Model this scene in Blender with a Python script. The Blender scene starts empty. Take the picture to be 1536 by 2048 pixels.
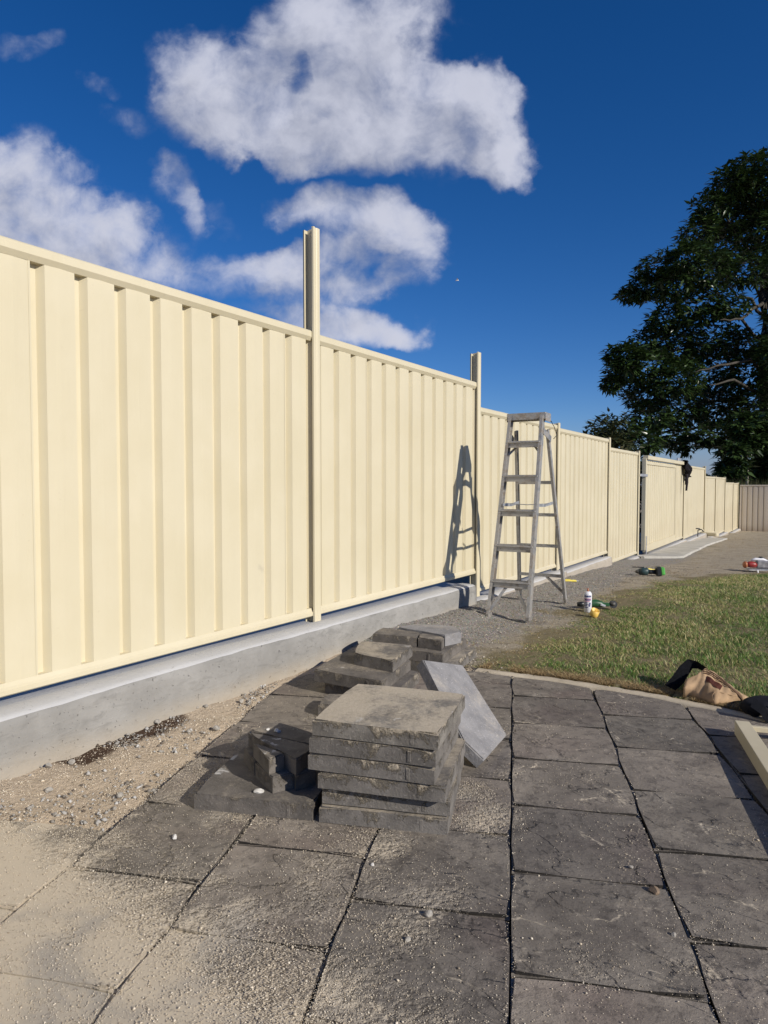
import bpy, bmesh, math, random
import numpy as np
from mathutils import Vector, Matrix

random.seed(7)
rng = np.random.default_rng(11)
S = bpy.context.scene
COL = S.collection
R = math.radians
PI = math.pi

# ------------------------------------------------------------------ camera
CAM_H = 1.05
FPX = 1361.0
PITCH = math.atan(54.0 / FPX)
cam_d = bpy.data.cameras.new('camera')
cam_d.sensor_fit = 'VERTICAL'
cam_d.sensor_height = 36.0
cam_d.lens = 36.0 * FPX / 2048.0
cam_d.clip_start = 0.05
cam_d.clip_end = 3000
cam = bpy.data.objects.new('camera', cam_d)
cam.location = (0, 0, CAM_H)
cam.rotation_euler = (PI / 2 - PITCH, 0, 0)
COL.objects.link(cam)
S.camera = cam

# ------------------------------------------------------------------ sun, exposure
SUN_AZ = Vector((0.74, -0.672)).normalized()      # horizontal direction towards the sun
SUN_EL = R(27)
sun_dir = Vector((SUN_AZ.x * math.cos(SUN_EL), SUN_AZ.y * math.cos(SUN_EL), math.sin(SUN_EL)))
sl = bpy.data.lights.new('sun', 'SUN')
sl.energy = 4.9
sl.angle = R(0.53)
sl.color = (1.0, 0.93, 0.82)
so = bpy.data.objects.new('sun', sl)
so.rotation_euler = (-sun_dir).to_track_quat('-Z', 'Y').to_euler()
so.location = (6, -4, 8)
COL.objects.link(so)
vs = S.view_settings
vs.view_transform = 'Standard'
vs.look = 'None'
vs.exposure = 0.0
vs.gamma = 1.0
vs.use_curve_mapping = False


# ------------------------------------------------------------------ node helpers
class NT:
    def __init__(self, tree):
        self.t = tree

    def n(self, typ, ins=None, **props):
        nd = self.t.nodes.new(typ)
        for k, v in props.items():
            setattr(nd, k, v)
        for k, v in (ins or {}).items():
            sock = nd.inputs[k]
            if isinstance(v, bpy.types.NodeSocket):
                self.t.links.new(v, sock)
            else:
                sock.default_value = v
        return nd

    def m(self, op, a, b=None, c=None, clamp=False):
        ins = {0: a}
        if b is not None: ins[1] = b
        if c is not None: ins[2] = c
        return self.n('ShaderNodeMath', ins, operation=op, use_clamp=clamp).outputs[0]

    def v(self, op, a, b=None, c=None, out=0):
        ins = {0: a}
        if b is not None: ins[1] = b
        if c is not None: ins[2] = c
        return self.n('ShaderNodeVectorMath', ins, operation=op).outputs[out]

    def ss(self, x, lo, hi, a=0.0, b=1.0):
        return self.n('ShaderNodeMapRange', {0: x, 1: lo, 2: hi, 3: a, 4: b}, interpolation_type='SMOOTHSTEP').outputs[0]

    def lin(self, x, lo, hi, a=0.0, b=1.0):
        return self.n('ShaderNodeMapRange', {0: x, 1: lo, 2: hi, 3: a, 4: b}).outputs[0]

    def noise(self, vec, scale, detail=4.0, rough=0.55, dist=0.0, col=False):
        nd = self.n('ShaderNodeTexNoise', {'Vector': vec, 'Scale': scale, 'Detail': detail, 'Roughness': rough, 'Distortion': dist})
        return nd.outputs[1] if col else nd.outputs[0]

    def mix(self, f, a, b, mode='MIX'):
        nd = self.n('ShaderNodeMix', data_type='RGBA', blend_type=mode)
        for i, v in ((0, f), (6, a), (7, b)):
            s = nd.inputs[i]
            if isinstance(v, bpy.types.NodeSocket):
                self.t.links.new(v, s)
            else:
                s.default_value = (*v, 1.0) if isinstance(v, (tuple, list)) and len(v) == 3 else v
        return nd.outputs[2]

    def link(self, a, b):
        self.t.links.new(a, b)


def new_mat(name):
    m = bpy.data.materials.new(name)
    m.use_nodes = True
    t = NT(m.node_tree)
    bsdf = m.node_tree.nodes['Principled BSDF']
    return m, t, bsdf


def setp(t, bsdf, **kw):
    names = {'color': 'Base Color', 'rough': 'Roughness', 'metal': 'Metallic', 'spec': 'Specular IOR Level', 'normal': 'Normal',
             'coat': 'Coat Weight', 'trans': 'Transmission Weight', 'alpha': 'Alpha'}
    for k, v in kw.items():
        s = bsdf.inputs[names[k]]
        if isinstance(v, bpy.types.NodeSocket):
            t.link(v, s)
        else:
            s.default_value = (*v, 1.0) if k == 'color' and len(v) == 3 else v


def bump(t, h, dist, strength=1.0, normal=None):
    ins = {'Height': h, 'Distance': dist, 'Strength': strength}
    if normal is not None: ins['Normal'] = normal
    return t.n('ShaderNodeBump', ins).outputs[0]


# ------------------------------------------------------------------ world: sky and clouds
def ray(px, py):
    c, s = math.cos(PITCH), math.sin(PITCH)
    x = (px - 768) / FPX
    y = (1024 - py) / FPX
    return np.array([x, c + y * s, -s + y * c])


W = bpy.data.worlds.new('World')
S.world = W
W.use_nodes = True
wt = NT(W.node_tree)
for nd in list(W.node_tree.nodes): W.node_tree.nodes.remove(nd)
out = wt.n('ShaderNodeOutputWorld')
bg = wt.n('ShaderNodeBackground', {'Strength': 0.085})
wt.link(bg.outputs[0], out.inputs[0])
sky = wt.n('ShaderNodeTexSky', sky_type='NISHITA')
sky.sun_disc = False
sky.sun_elevation = SUN_EL
sky.sun_rotation = math.atan2(SUN_AZ.x, SUN_AZ.y)
sky.altitude = 500
sky.air_density = 0.9
sky.dust_density = 0.15
sky.ozone_density = 4.0
hs = wt.n('ShaderNodeHueSaturation', {'Hue': 0.5, 'Saturation': 1.28, 'Value': 1.0, 'Fac': 1.0, 'Color': sky.outputs[0]})

CLOUDS = [  # x, y, rx, ry in photograph pixels (turned into directions below), weight
    (405, 120, 95, 75, .7), (450, 190, 120, 75, .9), (600, 60, 110, 80, .8), (690, 140, 170, 120, .95), (770, 50, 120, 100, .85),
    (540, 255, 125, 65, .9), (690, 255, 190, 90, .95), (850, 245, 170, 90, .9), (930, 215, 105, 85, .8), (975, 200, 75, 60, .6),
    (1000, 300, 75, 65, .85), (625, 310, 75, 45, .8), (1010, 240, 70, 80, .6), (520, 120, 90, 60, .5), (620, 190, 70, 50, .4),
    (45, 375, 140, 80, .8), (130, 440, 150, 75, .95), (30, 480, 170, 90, 1.0), (230, 455, 80, 50, .75), (150, 525, 220, 60, .85), (160, 318, 36, 24, .45),
    (345, 350, 55, 60, .5), (375, 425, 36, 55, .5), (325, 310, 45, 28, .35), (420, 430, 60, 30, .2),
    (630, 420, 75, 45, .75), (775, 445, 100, 55, .9), (830, 495, 60, 38, .8), (700, 490, 90, 45, .7), (795, 555, 55, 32, .6),
    (430, 560, 200, 48, .5), (610, 550, 150, 48, .6), (690, 570, 90, 30, .4), (725, 665, 125, 50, .85), (800, 675, 62, 38, .8), (520, 525, 110, 34, .5),
    (620, 640, 150, 45, .75),
    (55, 85, 70, 28, .30), (255, 215, 55, 28, .30), (190, 165, 40, 18, .26), (1238, 852, 40, 16, .22),
    (590, 130, 22, 34, -.35), (625, 195, 40, 18, -.3), (880, 110, 50, 40, -.4), (885, 395, 60, 30, -.3),
]
g = bpy.data.node_groups.new('cloud_density', 'ShaderNodeTree')
g.interface.new_socket('Q', in_out='INPUT', socket_type='NodeSocketVector')
g.interface.new_socket('D', in_out='OUTPUT', socket_type='NodeSocketFloat')
gt = NT(g)
gi = gt.n('NodeGroupInput')
go = gt.n('NodeGroupOutput')
Q = gi.outputs[0]
wv = gt.v('SUBTRACT', gt.noise(Q, 6.0, 3, .55, col=True), (0.5, 0.5, 0.5))
Qw = gt.v('MULTIPLY_ADD', wv, (0.16, 0.13, 0.0), Q)
wv2 = gt.v('SUBTRACT', gt.noise(Q, 20.0, 5, .6, col=True), (0.5, 0.5, 0.5))
Qw = gt.v('MULTIPLY_ADD', wv2, (0.06, 0.05, 0.0), Qw)
acc = None
holes = []
for (x, y, rx, ry, w) in CLOUDS:
    d = ray(x, y)
    c = (d[0] / d[1], d[2] / d[1])
    ix, iy = FPX / (rx * 1.22), FPX / (ry * 1.22)
    q = gt.v('MULTIPLY_ADD', Qw, (ix, iy, 0.0), (-c[0] * ix, -c[1] * iy, 0.0))
    r2 = gt.v('DOT_PRODUCT', q, q, out=1)
    b = gt.m('MULTIPLY', gt.m('SUBTRACT', 1.0, r2, clamp=True), w)
    if w > 0:
        keep = gt.m('SUBTRACT', 1.0, b)
        acc = keep if acc is None else gt.m('MULTIPLY', acc, keep)
    else: holes.append(b)
acc = gt.m('SUBTRACT', 1.0, acc)
for b in holes: acc = gt.m('ADD', acc, b)
acc = gt.m('MAXIMUM', acc, 0.0)
fb = gt.noise(Q, 7.5, 10, .58, 0.35)
fb2 = gt.noise(Q, 28.0, 8, .62, 0.6)
fb = gt.m('ADD', fb, gt.m('MULTIPLY', gt.m('SUBTRACT', fb2, .5), .30))
dens = gt.m('MULTIPLY_ADD', gt.m('SUBTRACT', fb, 0.5), gt.m('MULTIPLY', gt.m('MINIMUM', gt.m('MULTIPLY', acc, 3.0), 1.0), 1.9), acc)
gt.link(dens, go.inputs[0])

tc = wt.n('ShaderNodeTexCoord').outputs['Generated']
sp = wt.n('ShaderNodeSeparateXYZ', {0: tc})
yy = wt.m('MAXIMUM', sp.outputs[1], 0.05)
qx = wt.m('DIVIDE', sp.outputs[0], yy)
qz = wt.m('DIVIDE', sp.outputs[2], yy)
qv = wt.n('ShaderNodeCombineXYZ', {0: qx, 1: qz, 2: 0.0}).outputs[0]
def cden(q):
    nd = wt.n('ShaderNodeGroup', node_tree=g)
    wt.link(q, nd.inputs[0])
    return nd.outputs[0]
d0 = cden(qv)
d1 = cden(wt.v('ADD', qv, (0.03, 0.05, 0.0)))
front = wt.ss(sp.outputs[1], 0.15, 0.4)
alpha = wt.m('MULTIPLY', wt.ss(d0, 0.02, 1.12), front)
# other fair-weather clouds around the rest of the sky
zz = wt.m('MAXIMUM', sp.outputs[2], 0.06)
pv = wt.n('ShaderNodeCombineXYZ', {0: wt.m('DIVIDE', sp.outputs[0], zz), 1: wt.m('DIVIDE', sp.outputs[1], zz), 2: 0.0}).outputs[0]
oth = wt.ss(wt.noise(pv, 0.9, 7, .58), 0.56, 0.72)
oth = wt.m('MULTIPLY', wt.m('MULTIPLY', oth, wt.ss(sp.outputs[1], 0.45, 0.1)), wt.ss(sp.outputs[2], 0.02, 0.15))
lit = wt.ss(wt.m('SUBTRACT', d0, d1), -0.8, 0.75)
fine = wt.noise(qv, 13.0, 7, .55)
shade = wt.m('ADD', wt.m('MULTIPLY', lit, 0.75), wt.m('MULTIPLY', wt.m('SUBTRACT', fine, 0.5), 0.28))
thick = wt.ss(d0, 0.5, 1.25)
shade = wt.m('SUBTRACT', wt.m('ADD', shade, .08), wt.m('MULTIPLY', thick, 0.14), clamp=True)
# clouds lower in the sky are seen from below their bright side: greyer
ccol = wt.mix(shade, (3.3, 3.65, 4.9), (8.4, 8.6, 9.9))
skyb = wt.mix(1.0, hs.outputs[0], (.86, .87, 1.08), 'MULTIPLY')
skyc = wt.mix(alpha, skyb, ccol)
skyc = wt.mix(oth, skyc, (5.0, 5.2, 6.2))
# pale lilac bank just above the horizon
hz = wt.m('MULTIPLY', wt.ss(sp.outputs[2], 0.10, 0.0), 0.55)
skyc = wt.mix(hz, skyc, (1.9, 2.3, 4.0))
wt.link(skyc, bg.inputs[0])

# ------------------------------------------------------------------ object helpers


def tag(o, label=None, cat=None, group=None, kind=None):
    if label: o['label'] = label
    if cat: o['category'] = cat
    if group: o['group'] = group
    if kind: o['kind'] = kind
    return o


def empty(name, loc=(0, 0, 0), rz=0.0):
    o = bpy.data.objects.new(name, None)
    o.location = loc
    o.rotation_euler = (0, 0, rz)
    o.empty_display_size = 0.1
    COL.objects.link(o)
    return o


def obj(name, bm_or_me, mat, parent=None, smooth=False):
    if isinstance(bm_or_me, bmesh.types.BMesh):
        me = bpy.data.meshes.new(name)
        bmesh.ops.recalc_face_normals(bm_or_me, faces=bm_or_me.faces[:])
        bm_or_me.to_mesh(me)
        bm_or_me.free()
    else:
        me = bm_or_me
    if mat is not None and not me.materials:
        for mm in (mat if isinstance(mat, (list, tuple)) else [mat]): me.materials.append(mm)
    if smooth:
        me.polygons.foreach_set('use_smooth', np.ones(len(me.polygons), dtype=bool))
    o = bpy.data.objects.new(name, me)
    COL.objects.link(o)
    if parent is not None: o.parent = parent
    return o


def np_mesh(name, verts, faces, attr=None, attr_name='tint', smooth=False):
    """verts (n,3); faces (m,k) of one size; attr (n,) float per vertex"""
    me = bpy.data.meshes.new(name)
    verts = np.ascontiguousarray(verts, dtype=np.float32)
    faces = np.ascontiguousarray(faces, dtype=np.int32)
    k = faces.shape[1]
    me.vertices.add(len(verts))
    me.vertices.foreach_set('co', verts.ravel())
    me.loops.add(faces.size)
    me.loops.foreach_set('vertex_index', faces.ravel())
    me.polygons.add(len(faces))
    me.polygons.foreach_set('loop_start', np.arange(0, faces.size, k, dtype=np.int32))
    me.polygons.foreach_set('loop_total', np.full(len(faces), k, dtype=np.int32))
    if smooth: me.polygons.foreach_set('use_smooth', np.ones(len(faces), dtype=bool))
    me.update(calc_edges=True)
    if attr is not None:
        if attr.ndim == 1:
            a = me.attributes.new(attr_name, 'FLOAT', 'POINT')
            a.data.foreach_set('value', attr.astype(np.float32))
        else:
            a = me.attributes.new(attr_name, 'FLOAT_COLOR', 'POINT')
            a.data.foreach_set('color', attr.astype(np.float32).ravel())
    return me


def box(bm, c, size, rot=None, bevel=0.0):
    v = bmesh.ops.create_cube(bm, size=1.0)['verts']
    M = Matrix.Translation(c) @ (rot.to_4x4() if rot is not None else Matrix()) @ Matrix.Diagonal((*size, 1))
    bmesh.ops.transform(bm, matrix=M, verts=v)
    if bevel:
        es = list({e for x in v for e in x.link_edges})
        bmesh.ops.bevel(bm, geom=es, offset=bevel, segments=1, affect='EDGES')


def beam(bm, a, b, w, d, up=(0, 0, 1), bevel=0.0, ext=0.0):
    """box from a to b; w across (perpendicular to up), d along up"""
    a, b = Vector(a), Vector(b)
    z = (b - a).normalized()
    a = a - z * ext
    b = b + z * ext
    up = Vector(up)
    x = up.cross(z)
    if x.length < 1e-4: x = Vector((1, 0, 0)).cross(z)
    x.normalize()
    y = z.cross(x)
    rot = Matrix((x, y, z)).transposed()
    box(bm, (a + b) / 2, (w, d, (b - a).length), rot, bevel)


def tube(bm, pts, rad, seg=8, cap=True):
    pts = [Vector(p) for p in pts]
    if not isinstance(rad, (list, tuple)): rad = [rad] * len(pts)
    rings = []
    for i, p in enumerate(pts):
        t = (pts[min(i + 1, len(pts) - 1)] - pts[max(i - 1, 0)]).normalized()
        x = t.cross(Vector((0, 0, 1)))
        if x.length < 1e-3: x = Vector((1, 0, 0))
        x.normalize()
        y = t.cross(x)
        rings.append([bm.verts.new(p + (x * math.cos(2 * PI * k / seg) + y * math.sin(2 * PI * k / seg)) * rad[i]) for k in range(seg)])
    for a, b in zip(rings, rings[1:]):
        for k in range(seg):
            bm.faces.new((a[k], a[(k + 1) % seg], b[(k + 1) % seg], b[k]))
    if cap:
        bm.faces.new(rings[0][::-1])
        bm.faces.new(rings[-1])


def lathe(bm, prof, seg=20, M=None):
    rings = []
    for (r, z) in prof:
        rings.append([bm.verts.new((r * math.cos(2 * PI * k / seg), r * math.sin(2 * PI * k / seg), z)) for k in range(seg)])
    for a, b in zip(rings, rings[1:]):
        for k in range(seg):
            bm.faces.new((a[k], a[(k + 1) % seg], b[(k + 1) % seg], b[k]))
    bm.faces.new(rings[0][::-1])
    bm.faces.new(rings[-1])
    if M is not None:
        bmesh.ops.transform(bm, matrix=M, verts=[v for r in rings for v in r])


def vnoise(x, y, seed=0):
    """value noise in numpy, 0..1"""
    x = np.asarray(x, dtype=np.float64); y = np.asarray(y, dtype=np.float64)
    xi = np.floor(x).astype(np.int64); yi = np.floor(y).astype(np.int64)
    xf = x - xi; yf = y - yi
    xf = xf * xf * (3 - 2 * xf); yf = yf * yf * (3 - 2 * yf)
    def h(a, b):
        n = (a * 374761393 + b * 668265263 + seed * 974711) & 0xffffffff
        n = ((n ^ (n >> 13)) * 1274126177) & 0xffffffff
        return ((n ^ (n >> 16)) & 0xffff) / 65535.0
    return (h(xi, yi) * (1 - xf) + h(xi + 1, yi) * xf) * (1 - yf) + (h(xi, yi + 1) * (1 - xf) + h(xi + 1, yi + 1) * xf) * yf


def fbm(x, y, seed=0, oct=4):
    s = 0; a = 0.5; t = 0
    for i in range(oct):
        s = s + a * vnoise(x * 2 ** i, y * 2 ** i, seed + i * 17); t += a; a *= 0.5
    return s / t


def sstep(x, lo, hi):
    t = np.clip((x - lo) / (hi - lo), 0, 1)
    return t * t * (3 - 2 * t)


# ------------------------------------------------------------------ layout frames
FP = Vector((-0.42, 4.2))                     # first tall post
FD = Vector((0.633, 1.0)).normalized()        # along the fence, away from camera
FN = Vector((FD.y, -FD.x))                    # out of the fence, to the yard
F_ANG = math.atan2(FD.y, FD.x)
PAV_A = math.atan((1027 - 768) / FPX)
PU = Vector((math.cos(PAV_A), -math.sin(PAV_A)))
PV = Vector((math.sin(PAV_A), math.cos(PAV_A)))


def fw(s, d, z):
    p = FP + FD * s + FN * d
    return Vector((p.x, p.y, z))


GS = [-50, -3, 0, .7, 1.5, 2.5, 4, 6.2, 8, 9.6, 13, 17, 20, 23, 27.4, 40, 400]
GZ = [.02, .0, .0, .0, .0, .0, -.02, -.10, -.165, -.225, -.28, -.42, -.56, -.66, -.80, -.9, -.9]


def ground_z(x, y):
    x = np.asarray(x, float); y = np.asarray(y, float)
    s = (x - FP.x) * FD.x + (y - FP.y) * FD.y
    d = (x - FP.x) * FN.x + (y - FP.y) * FN.y
    z = np.interp(s, GS, GZ)
    mound = np.interp(s, [-.2, .4, .8, 1.6, 2.4, 3.5], [0, .06, .075, .05, .02, .0]) * np.exp(-((d - .15) / .42) ** 2)
    return z + mound


def paver_uv(x, y):
    return x * PU.x + y * PU.y, x * PV.x + y * PV.y


EDGE = [(-.50, 4.20), (.10, 3.98), (.51, 3.80), (.89, 3.61), (1.113, 3.466), (1.322, 3.325), (1.492, 3.175), (1.651, 3.02), (1.95, 2.66), (2.3, 2.1)]


def edge_d(x, y):
    """signed distance outside the far paving edge (convex curve)"""
    best = None
    for (ax, ay), (bx, by) in zip(EDGE, EDGE[1:]):
        l = math.hypot(bx - ax, by - ay)
        nx, ny = -(by - ay) / l, (bx - ax) / l
        dd = (x - ax) * nx + (y - ay) * ny
        best = dd if best is None else np.maximum(best, dd)
    return best


LAWN = [(0.517, 3.934), (0.739, 4.296), (1.058, 4.729), (1.409, 5.259), (1.767, 5.8), (2.412, 6.774), (3.281, 7.91), (3.953, 8.478), (4.676, 8.904), (5.207, 9.193), (7.5, 10.2)]


def lawn_w(x, y):
    """1 in the lawn, 0 outside, distance-like falloff"""
    lx = np.interp(y, [p[1] for p in LAWN], [p[0] for p in LAWN], left=-1.0, right=60)
    dx = (x - lx) * 0.75
    de = (edge_d(x, y) - 0.07) * 2.2
    return np.minimum(dx, de)


# ------------------------------------------------------------------ materials
def mat_cream():
    m, t, b = new_mat('cream_colour_coated_steel')
    gp = t.n('ShaderNodeNewGeometry').outputs['Position']
    n1 = t.noise(gp, 2.2, 4, .6)
    n2 = t.noise(gp, 55, 3, .6)
    c = t.mix(t.ss(n1, .3, .75), (.575, .515, .36), (.60, .542, .392))
    c = t.mix(t.m('MULTIPLY', t.ss(n2, .66, .8), .35), c, (.46, .39, .27))
    sc_ = t.noise(t.v('MULTIPLY', gp, (1, 1, 2.2)), 16, 8, .78, 1.2)
    c = t.mix(t.m('MULTIPLY', t.ss(sc_, .70, .76), .45), c, (.40, .34, .24))
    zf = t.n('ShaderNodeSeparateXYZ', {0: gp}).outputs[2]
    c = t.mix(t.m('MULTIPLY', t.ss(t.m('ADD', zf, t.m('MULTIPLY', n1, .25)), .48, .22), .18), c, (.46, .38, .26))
    nv = t.noise(t.v('MULTIPLY', gp, (3, 3, .35)), 6, 3, .5)
    setp(t, b, color=c, rough=t.lin(n1, .3, .7, .34, .46), spec=.4, normal=bump(t, t.noise(t.v('MULTIPLY', gp, (1, 1, .5)), 2.2, 2, .4), .05, .30, bump(t, nv, .006, .25)))
    return m


def mat_far_fence():
    m, t, b = new_mat('greyish_beige_steel')
    gp = t.n('ShaderNodeNewGeometry').outputs['Position']
    n1 = t.noise(gp, 1.5, 5, .6)
    z = t.n('ShaderNodeSeparateXYZ', {0: gp}).outputs[2]
    c = t.mix(n1, (.48, .42, .345), (.56, .50, .42))
    c = t.mix(t.m('MULTIPLY', t.ss(t.m('ADD', z, t.m('MULTIPLY', n1, .3)), -.25, -.75), .55), c, (.27, .19, .12))
    setp(t, b, color=c, rough=.5, spec=.35)
    return m


def mat_concrete(name, c1, c2, warm=True):
    m, t, b = new_mat(name)
    gp = t.n('ShaderNodeNewGeometry').outputs['Position']
    n1 = t.noise(gp, 3.0, 6, .65)
    n2 = t.noise(gp, 40, 5, .7)
    n3 = t.noise(t.v('MULTIPLY', gp, (1, 1, 3)), 9, 5, .6, .6)
    c = t.mix(t.ss(n1, .3, .72), c1, c2)
    c = t.mix(t.m('MULTIPLY', t.ss(n3, .50, .72), .5), c, tuple(x * .70 for x in c1))
    pit = t.m('MAXIMUM', t.ss(t.noise(gp, 95, 2, .5), .68, .75), t.ss(t.noise(gp, 38, 2, .5), .72, .76))
    c = t.mix(t.m('MULTIPLY', pit, .6), c, tuple(x * .45 for x in c1))
    z = t.n('ShaderNodeSeparateXYZ', {0: gp}).outputs[2]
    if warm:   # sand splashed against the foot of the face
        c = t.mix(t.m('MULTIPLY', t.ss(t.m('ADD', z, t.m('MULTIPLY', n1, .12)), .16, .04), .4), c, (.50, .41, .29))
    h = t.m('ADD', t.m('MULTIPLY', n2, .5), t.m('ADD', t.m('MULTIPLY', n3, .8), t.m('MULTIPLY', pit, -.8)))
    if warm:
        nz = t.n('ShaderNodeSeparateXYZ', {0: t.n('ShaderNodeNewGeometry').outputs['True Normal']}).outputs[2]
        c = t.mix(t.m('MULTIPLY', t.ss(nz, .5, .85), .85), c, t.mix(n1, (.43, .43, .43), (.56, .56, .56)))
    setp(t, b, color=c, rough=.88, spec=.25, normal=bump(t, h, .006, .7))
    return m


def sand_film_group():
    g = bpy.data.node_groups.new('sand_film', 'ShaderNodeTree')
    g.interface.new_socket('Film', in_out='OUTPUT', socket_type='NodeSocketFloat')
    t = NT(g)
    o = t.n('NodeGroupOutput')
    gp = t.n('ShaderNodeNewGeometry').outputs['Position']
    sp = t.n('ShaderNodeSeparateXYZ', {0: gp})
    x, y = sp.outputs[0], sp.outputs[1]
    l = t.m('ADD', t.m('MULTIPLY', t.m('ADD', x, .95), -.643), t.m('MULTIPLY', t.m('SUBTRACT', y, 2.0), -.766))
    cov = t.lin(l, -.30, .16, 0.0, 1.15)
    for (bx, by, r, w) in FILM_BLOBS:
        q = t.v('MULTIPLY_ADD', gp, (1 / r, 1 / r, 0), (-bx / r, -by / r, 0))
        r2 = t.v('DOT_PRODUCT', q, q, out=1)
        cov = t.m('MAXIMUM', cov, t.m('MULTIPLY', t.m('SUBTRACT', 1.0, r2, clamp=True), w))
    n1 = t.noise(gp, 5.0, 7, .62, .5)
    n2 = t.noise(gp, 60.0, 3, .6)
    f = t.m('ADD', cov, t.m('ADD', t.m('MULTIPLY', t.m('SUBTRACT', n1, .5), 1.7), t.m('MULTIPLY', t.m('SUBTRACT', n2, .5), .9)))
    film = t.ss(f, .28, .98)
    t.link(t.m('MULTIPLY', film, t.ss(cov, .02, .2)), o.inputs[0])
    return g


FILM_BLOBS = [(.33, 2.10, .16, .85), (.30, 2.28, .12, .6), (-.02, 1.95, .16, .55), (-.45, 2.13, .20, .6), (-.12, 1.72, .28, .5), (.12, 1.72, .16, .5),
              (.08, 1.55, .13, .35), (-.62, 2.5, .22, .4), (-.75, 2.35, .25, .5), (.45, 1.45, .12, .35), (.66, 1.40, .10, .3), (-.55, 2.8, .2, .4), (.45, 2.45, .1, .4)]
FILM = sand_film_group()
SANDC = ((.60, .52, .40), (.49, .42, .315))


def mat_paver():
    m, t, b = new_mat('dark_riven_paver')
    gp = t.n('ShaderNodeNewGeometry').outputs['Position']
    rnd = t.n('ShaderNodeObjectInfo').outputs['Random']
    off = t.n('ShaderNodeCombineXYZ', {0: t.m('MULTIPLY', rnd, 37.0), 1: t.m('MULTIPLY', rnd, 91.0), 2: t.m('MULTIPLY', rnd, 13.0)}).outputs[0]
    p = t.v('ADD', gp, off)
    n1 = t.noise(p, 4.5, 6, .62, .6)
    n2 = t.noise(p, 14, 4, .55)
    n3 = t.noise(gp, 140, 3, .65)
    big = t.noise(p, 2.2, 3, .5)
    c = t.mix(t.ss(n1, .28, .74), (.145, .127, .106), (.265, .235, .196))
    c = t.mix(t.m('MULTIPLY', t.ss(big, .5, .75), .6), c, (.15, .112, .098))
    c = t.mix(t.m('MULTIPLY', t.ss(n2, .55, .8), .35), c, (.30, .26, .21))
    c = t.mix(t.m('MULTIPLY', t.ss(t.noise(p, 3.1, 2, .5), .72, .80), .4), c, (.25, .13, .06))
    c = t.mix(t.m('MULTIPLY', rnd, .35), c, (.155, .135, .122))
    c = t.mix(t.m('MULTIPLY', t.ss(t.noise(p, 26, 6, .7, .4), .52, .36), .55), c, (.055, .048, .043))
    c = t.mix(t.m('MULTIPLY', t.ss(n3, .42, .25), .6), c, (.03, .027, .025))
    rb2 = t.m('FRACT', t.m('MULTIPLY', rnd, 7.31))
    c = t.mix(1.0, c, t.n('ShaderNodeCombineColor', {0: t.lin(rb2, 0, 1, .72, 1.24), 1: t.lin(rb2, 0, 1, .73, 1.22), 2: t.lin(rb2, 0, 1, .74, 1.20)}).outputs[0], 'MULTIPLY')
    # faint veil of dust
    veil = t.ss(t.m('ADD', t.noise(gp, 3.0, 7, .68, .4), t.m('MULTIPLY', t.m('SUBTRACT', n3, .5), .35)), .50, .78)
    c = t.mix(t.m('MULTIPLY', veil, .36), c, (.40, .345, .27))
    # riven ledges: steps where a warped noise crosses a level; sand caught along them
    rp_ = t.n('ShaderNodeVectorRotate', {'Vector': p, 'Axis': (0, 0, 1), 'Angle': .75}).outputs[0]
    ln = t.noise(t.v('MULTIPLY', rp_, (1.0, 2.6, 1.0)), 1.9, 5, .5, .25)
    step = t.ss(ln, .505, .52)
    vein = t.m('MULTIPLY', t.ss(t.m('ABSOLUTE', t.m('SUBTRACT', ln, .513)), .010, .002), t.ss(t.noise(p, 7, 4, .6), .52, .66))
    ln2 = t.noise(t.v('MULTIPLY', t.v('ADD', rp_, (5, 3, 1)), (1.0, 2.2, 1.0)), 2.6, 5, .5, .2)
    step2 = t.ss(ln2, .56, .58)
    vein2 = t.m('MULTIPLY', t.ss(t.m('ABSOLUTE', t.m('SUBTRACT', ln2, .57)), .009, .002), t.ss(t.noise(p, 6, 4, .6), .54, .66))
    vein = t.m('MAXIMUM', vein, vein2)
    grain = t.ss(t.n('ShaderNodeTexVoronoi', {'Vector': gp, 'Scale': 150.0, 'Randomness': 1.0}).outputs[0], .22, .12)
    pres = t.m('GREATER_THAN', t.n('ShaderNodeTexVoronoi', {'Vector': gp, 'Scale': 150.0, 'Randomness': 1.0}).outputs['Color'], t.lin(t.noise(gp, 4, 4, .6), .35, .7, .93, .62))
    fg = t.n('ShaderNodeGroup', node_tree=FILM).outputs[0]
    sc = t.mix(t.noise(gp, 170, 3, .7), SANDC[1], SANDC[0])
    sc = t.mix(t.m('MULTIPLY', t.ss(t.noise(gp, 2.6, 7, .64, .9), .46, .66), .7), sc, (.29, .272, .245))
    c = t.mix(t.m('MULTIPLY', vein, .6), c, sc)
    c = t.mix(t.m('MULTIPLY', t.m('MULTIPLY', grain, pres), .8), c, (.42, .36, .28))
    c = t.mix(t.m('MULTIPLY', fg, .95), c, sc)
    # edges and sides darkened by face normal so the joints read dark
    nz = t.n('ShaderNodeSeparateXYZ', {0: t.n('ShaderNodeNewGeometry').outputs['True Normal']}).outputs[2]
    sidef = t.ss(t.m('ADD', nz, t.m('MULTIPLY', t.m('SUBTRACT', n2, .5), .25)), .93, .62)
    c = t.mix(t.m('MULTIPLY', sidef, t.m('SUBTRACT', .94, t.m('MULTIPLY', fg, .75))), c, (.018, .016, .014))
    h = t.m('ADD', t.m('MULTIPLY', n1, 1.0), t.m('ADD', t.m('MULTIPLY', n2, .4), t.m('ADD', t.m('MULTIPLY', step, .45), t.m('MULTIPLY', step2, .35))))
    h = t.m('MULTIPLY', h, t.m('SUBTRACT', 1.0, t.m('MULTIPLY', fg, .85)))
    nb = bump(t, h, .0135, .8)
    fineh = t.m('ADD', n3, t.m('MULTIPLY', t.m('MULTIPLY', grain, pres), .8))
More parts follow.
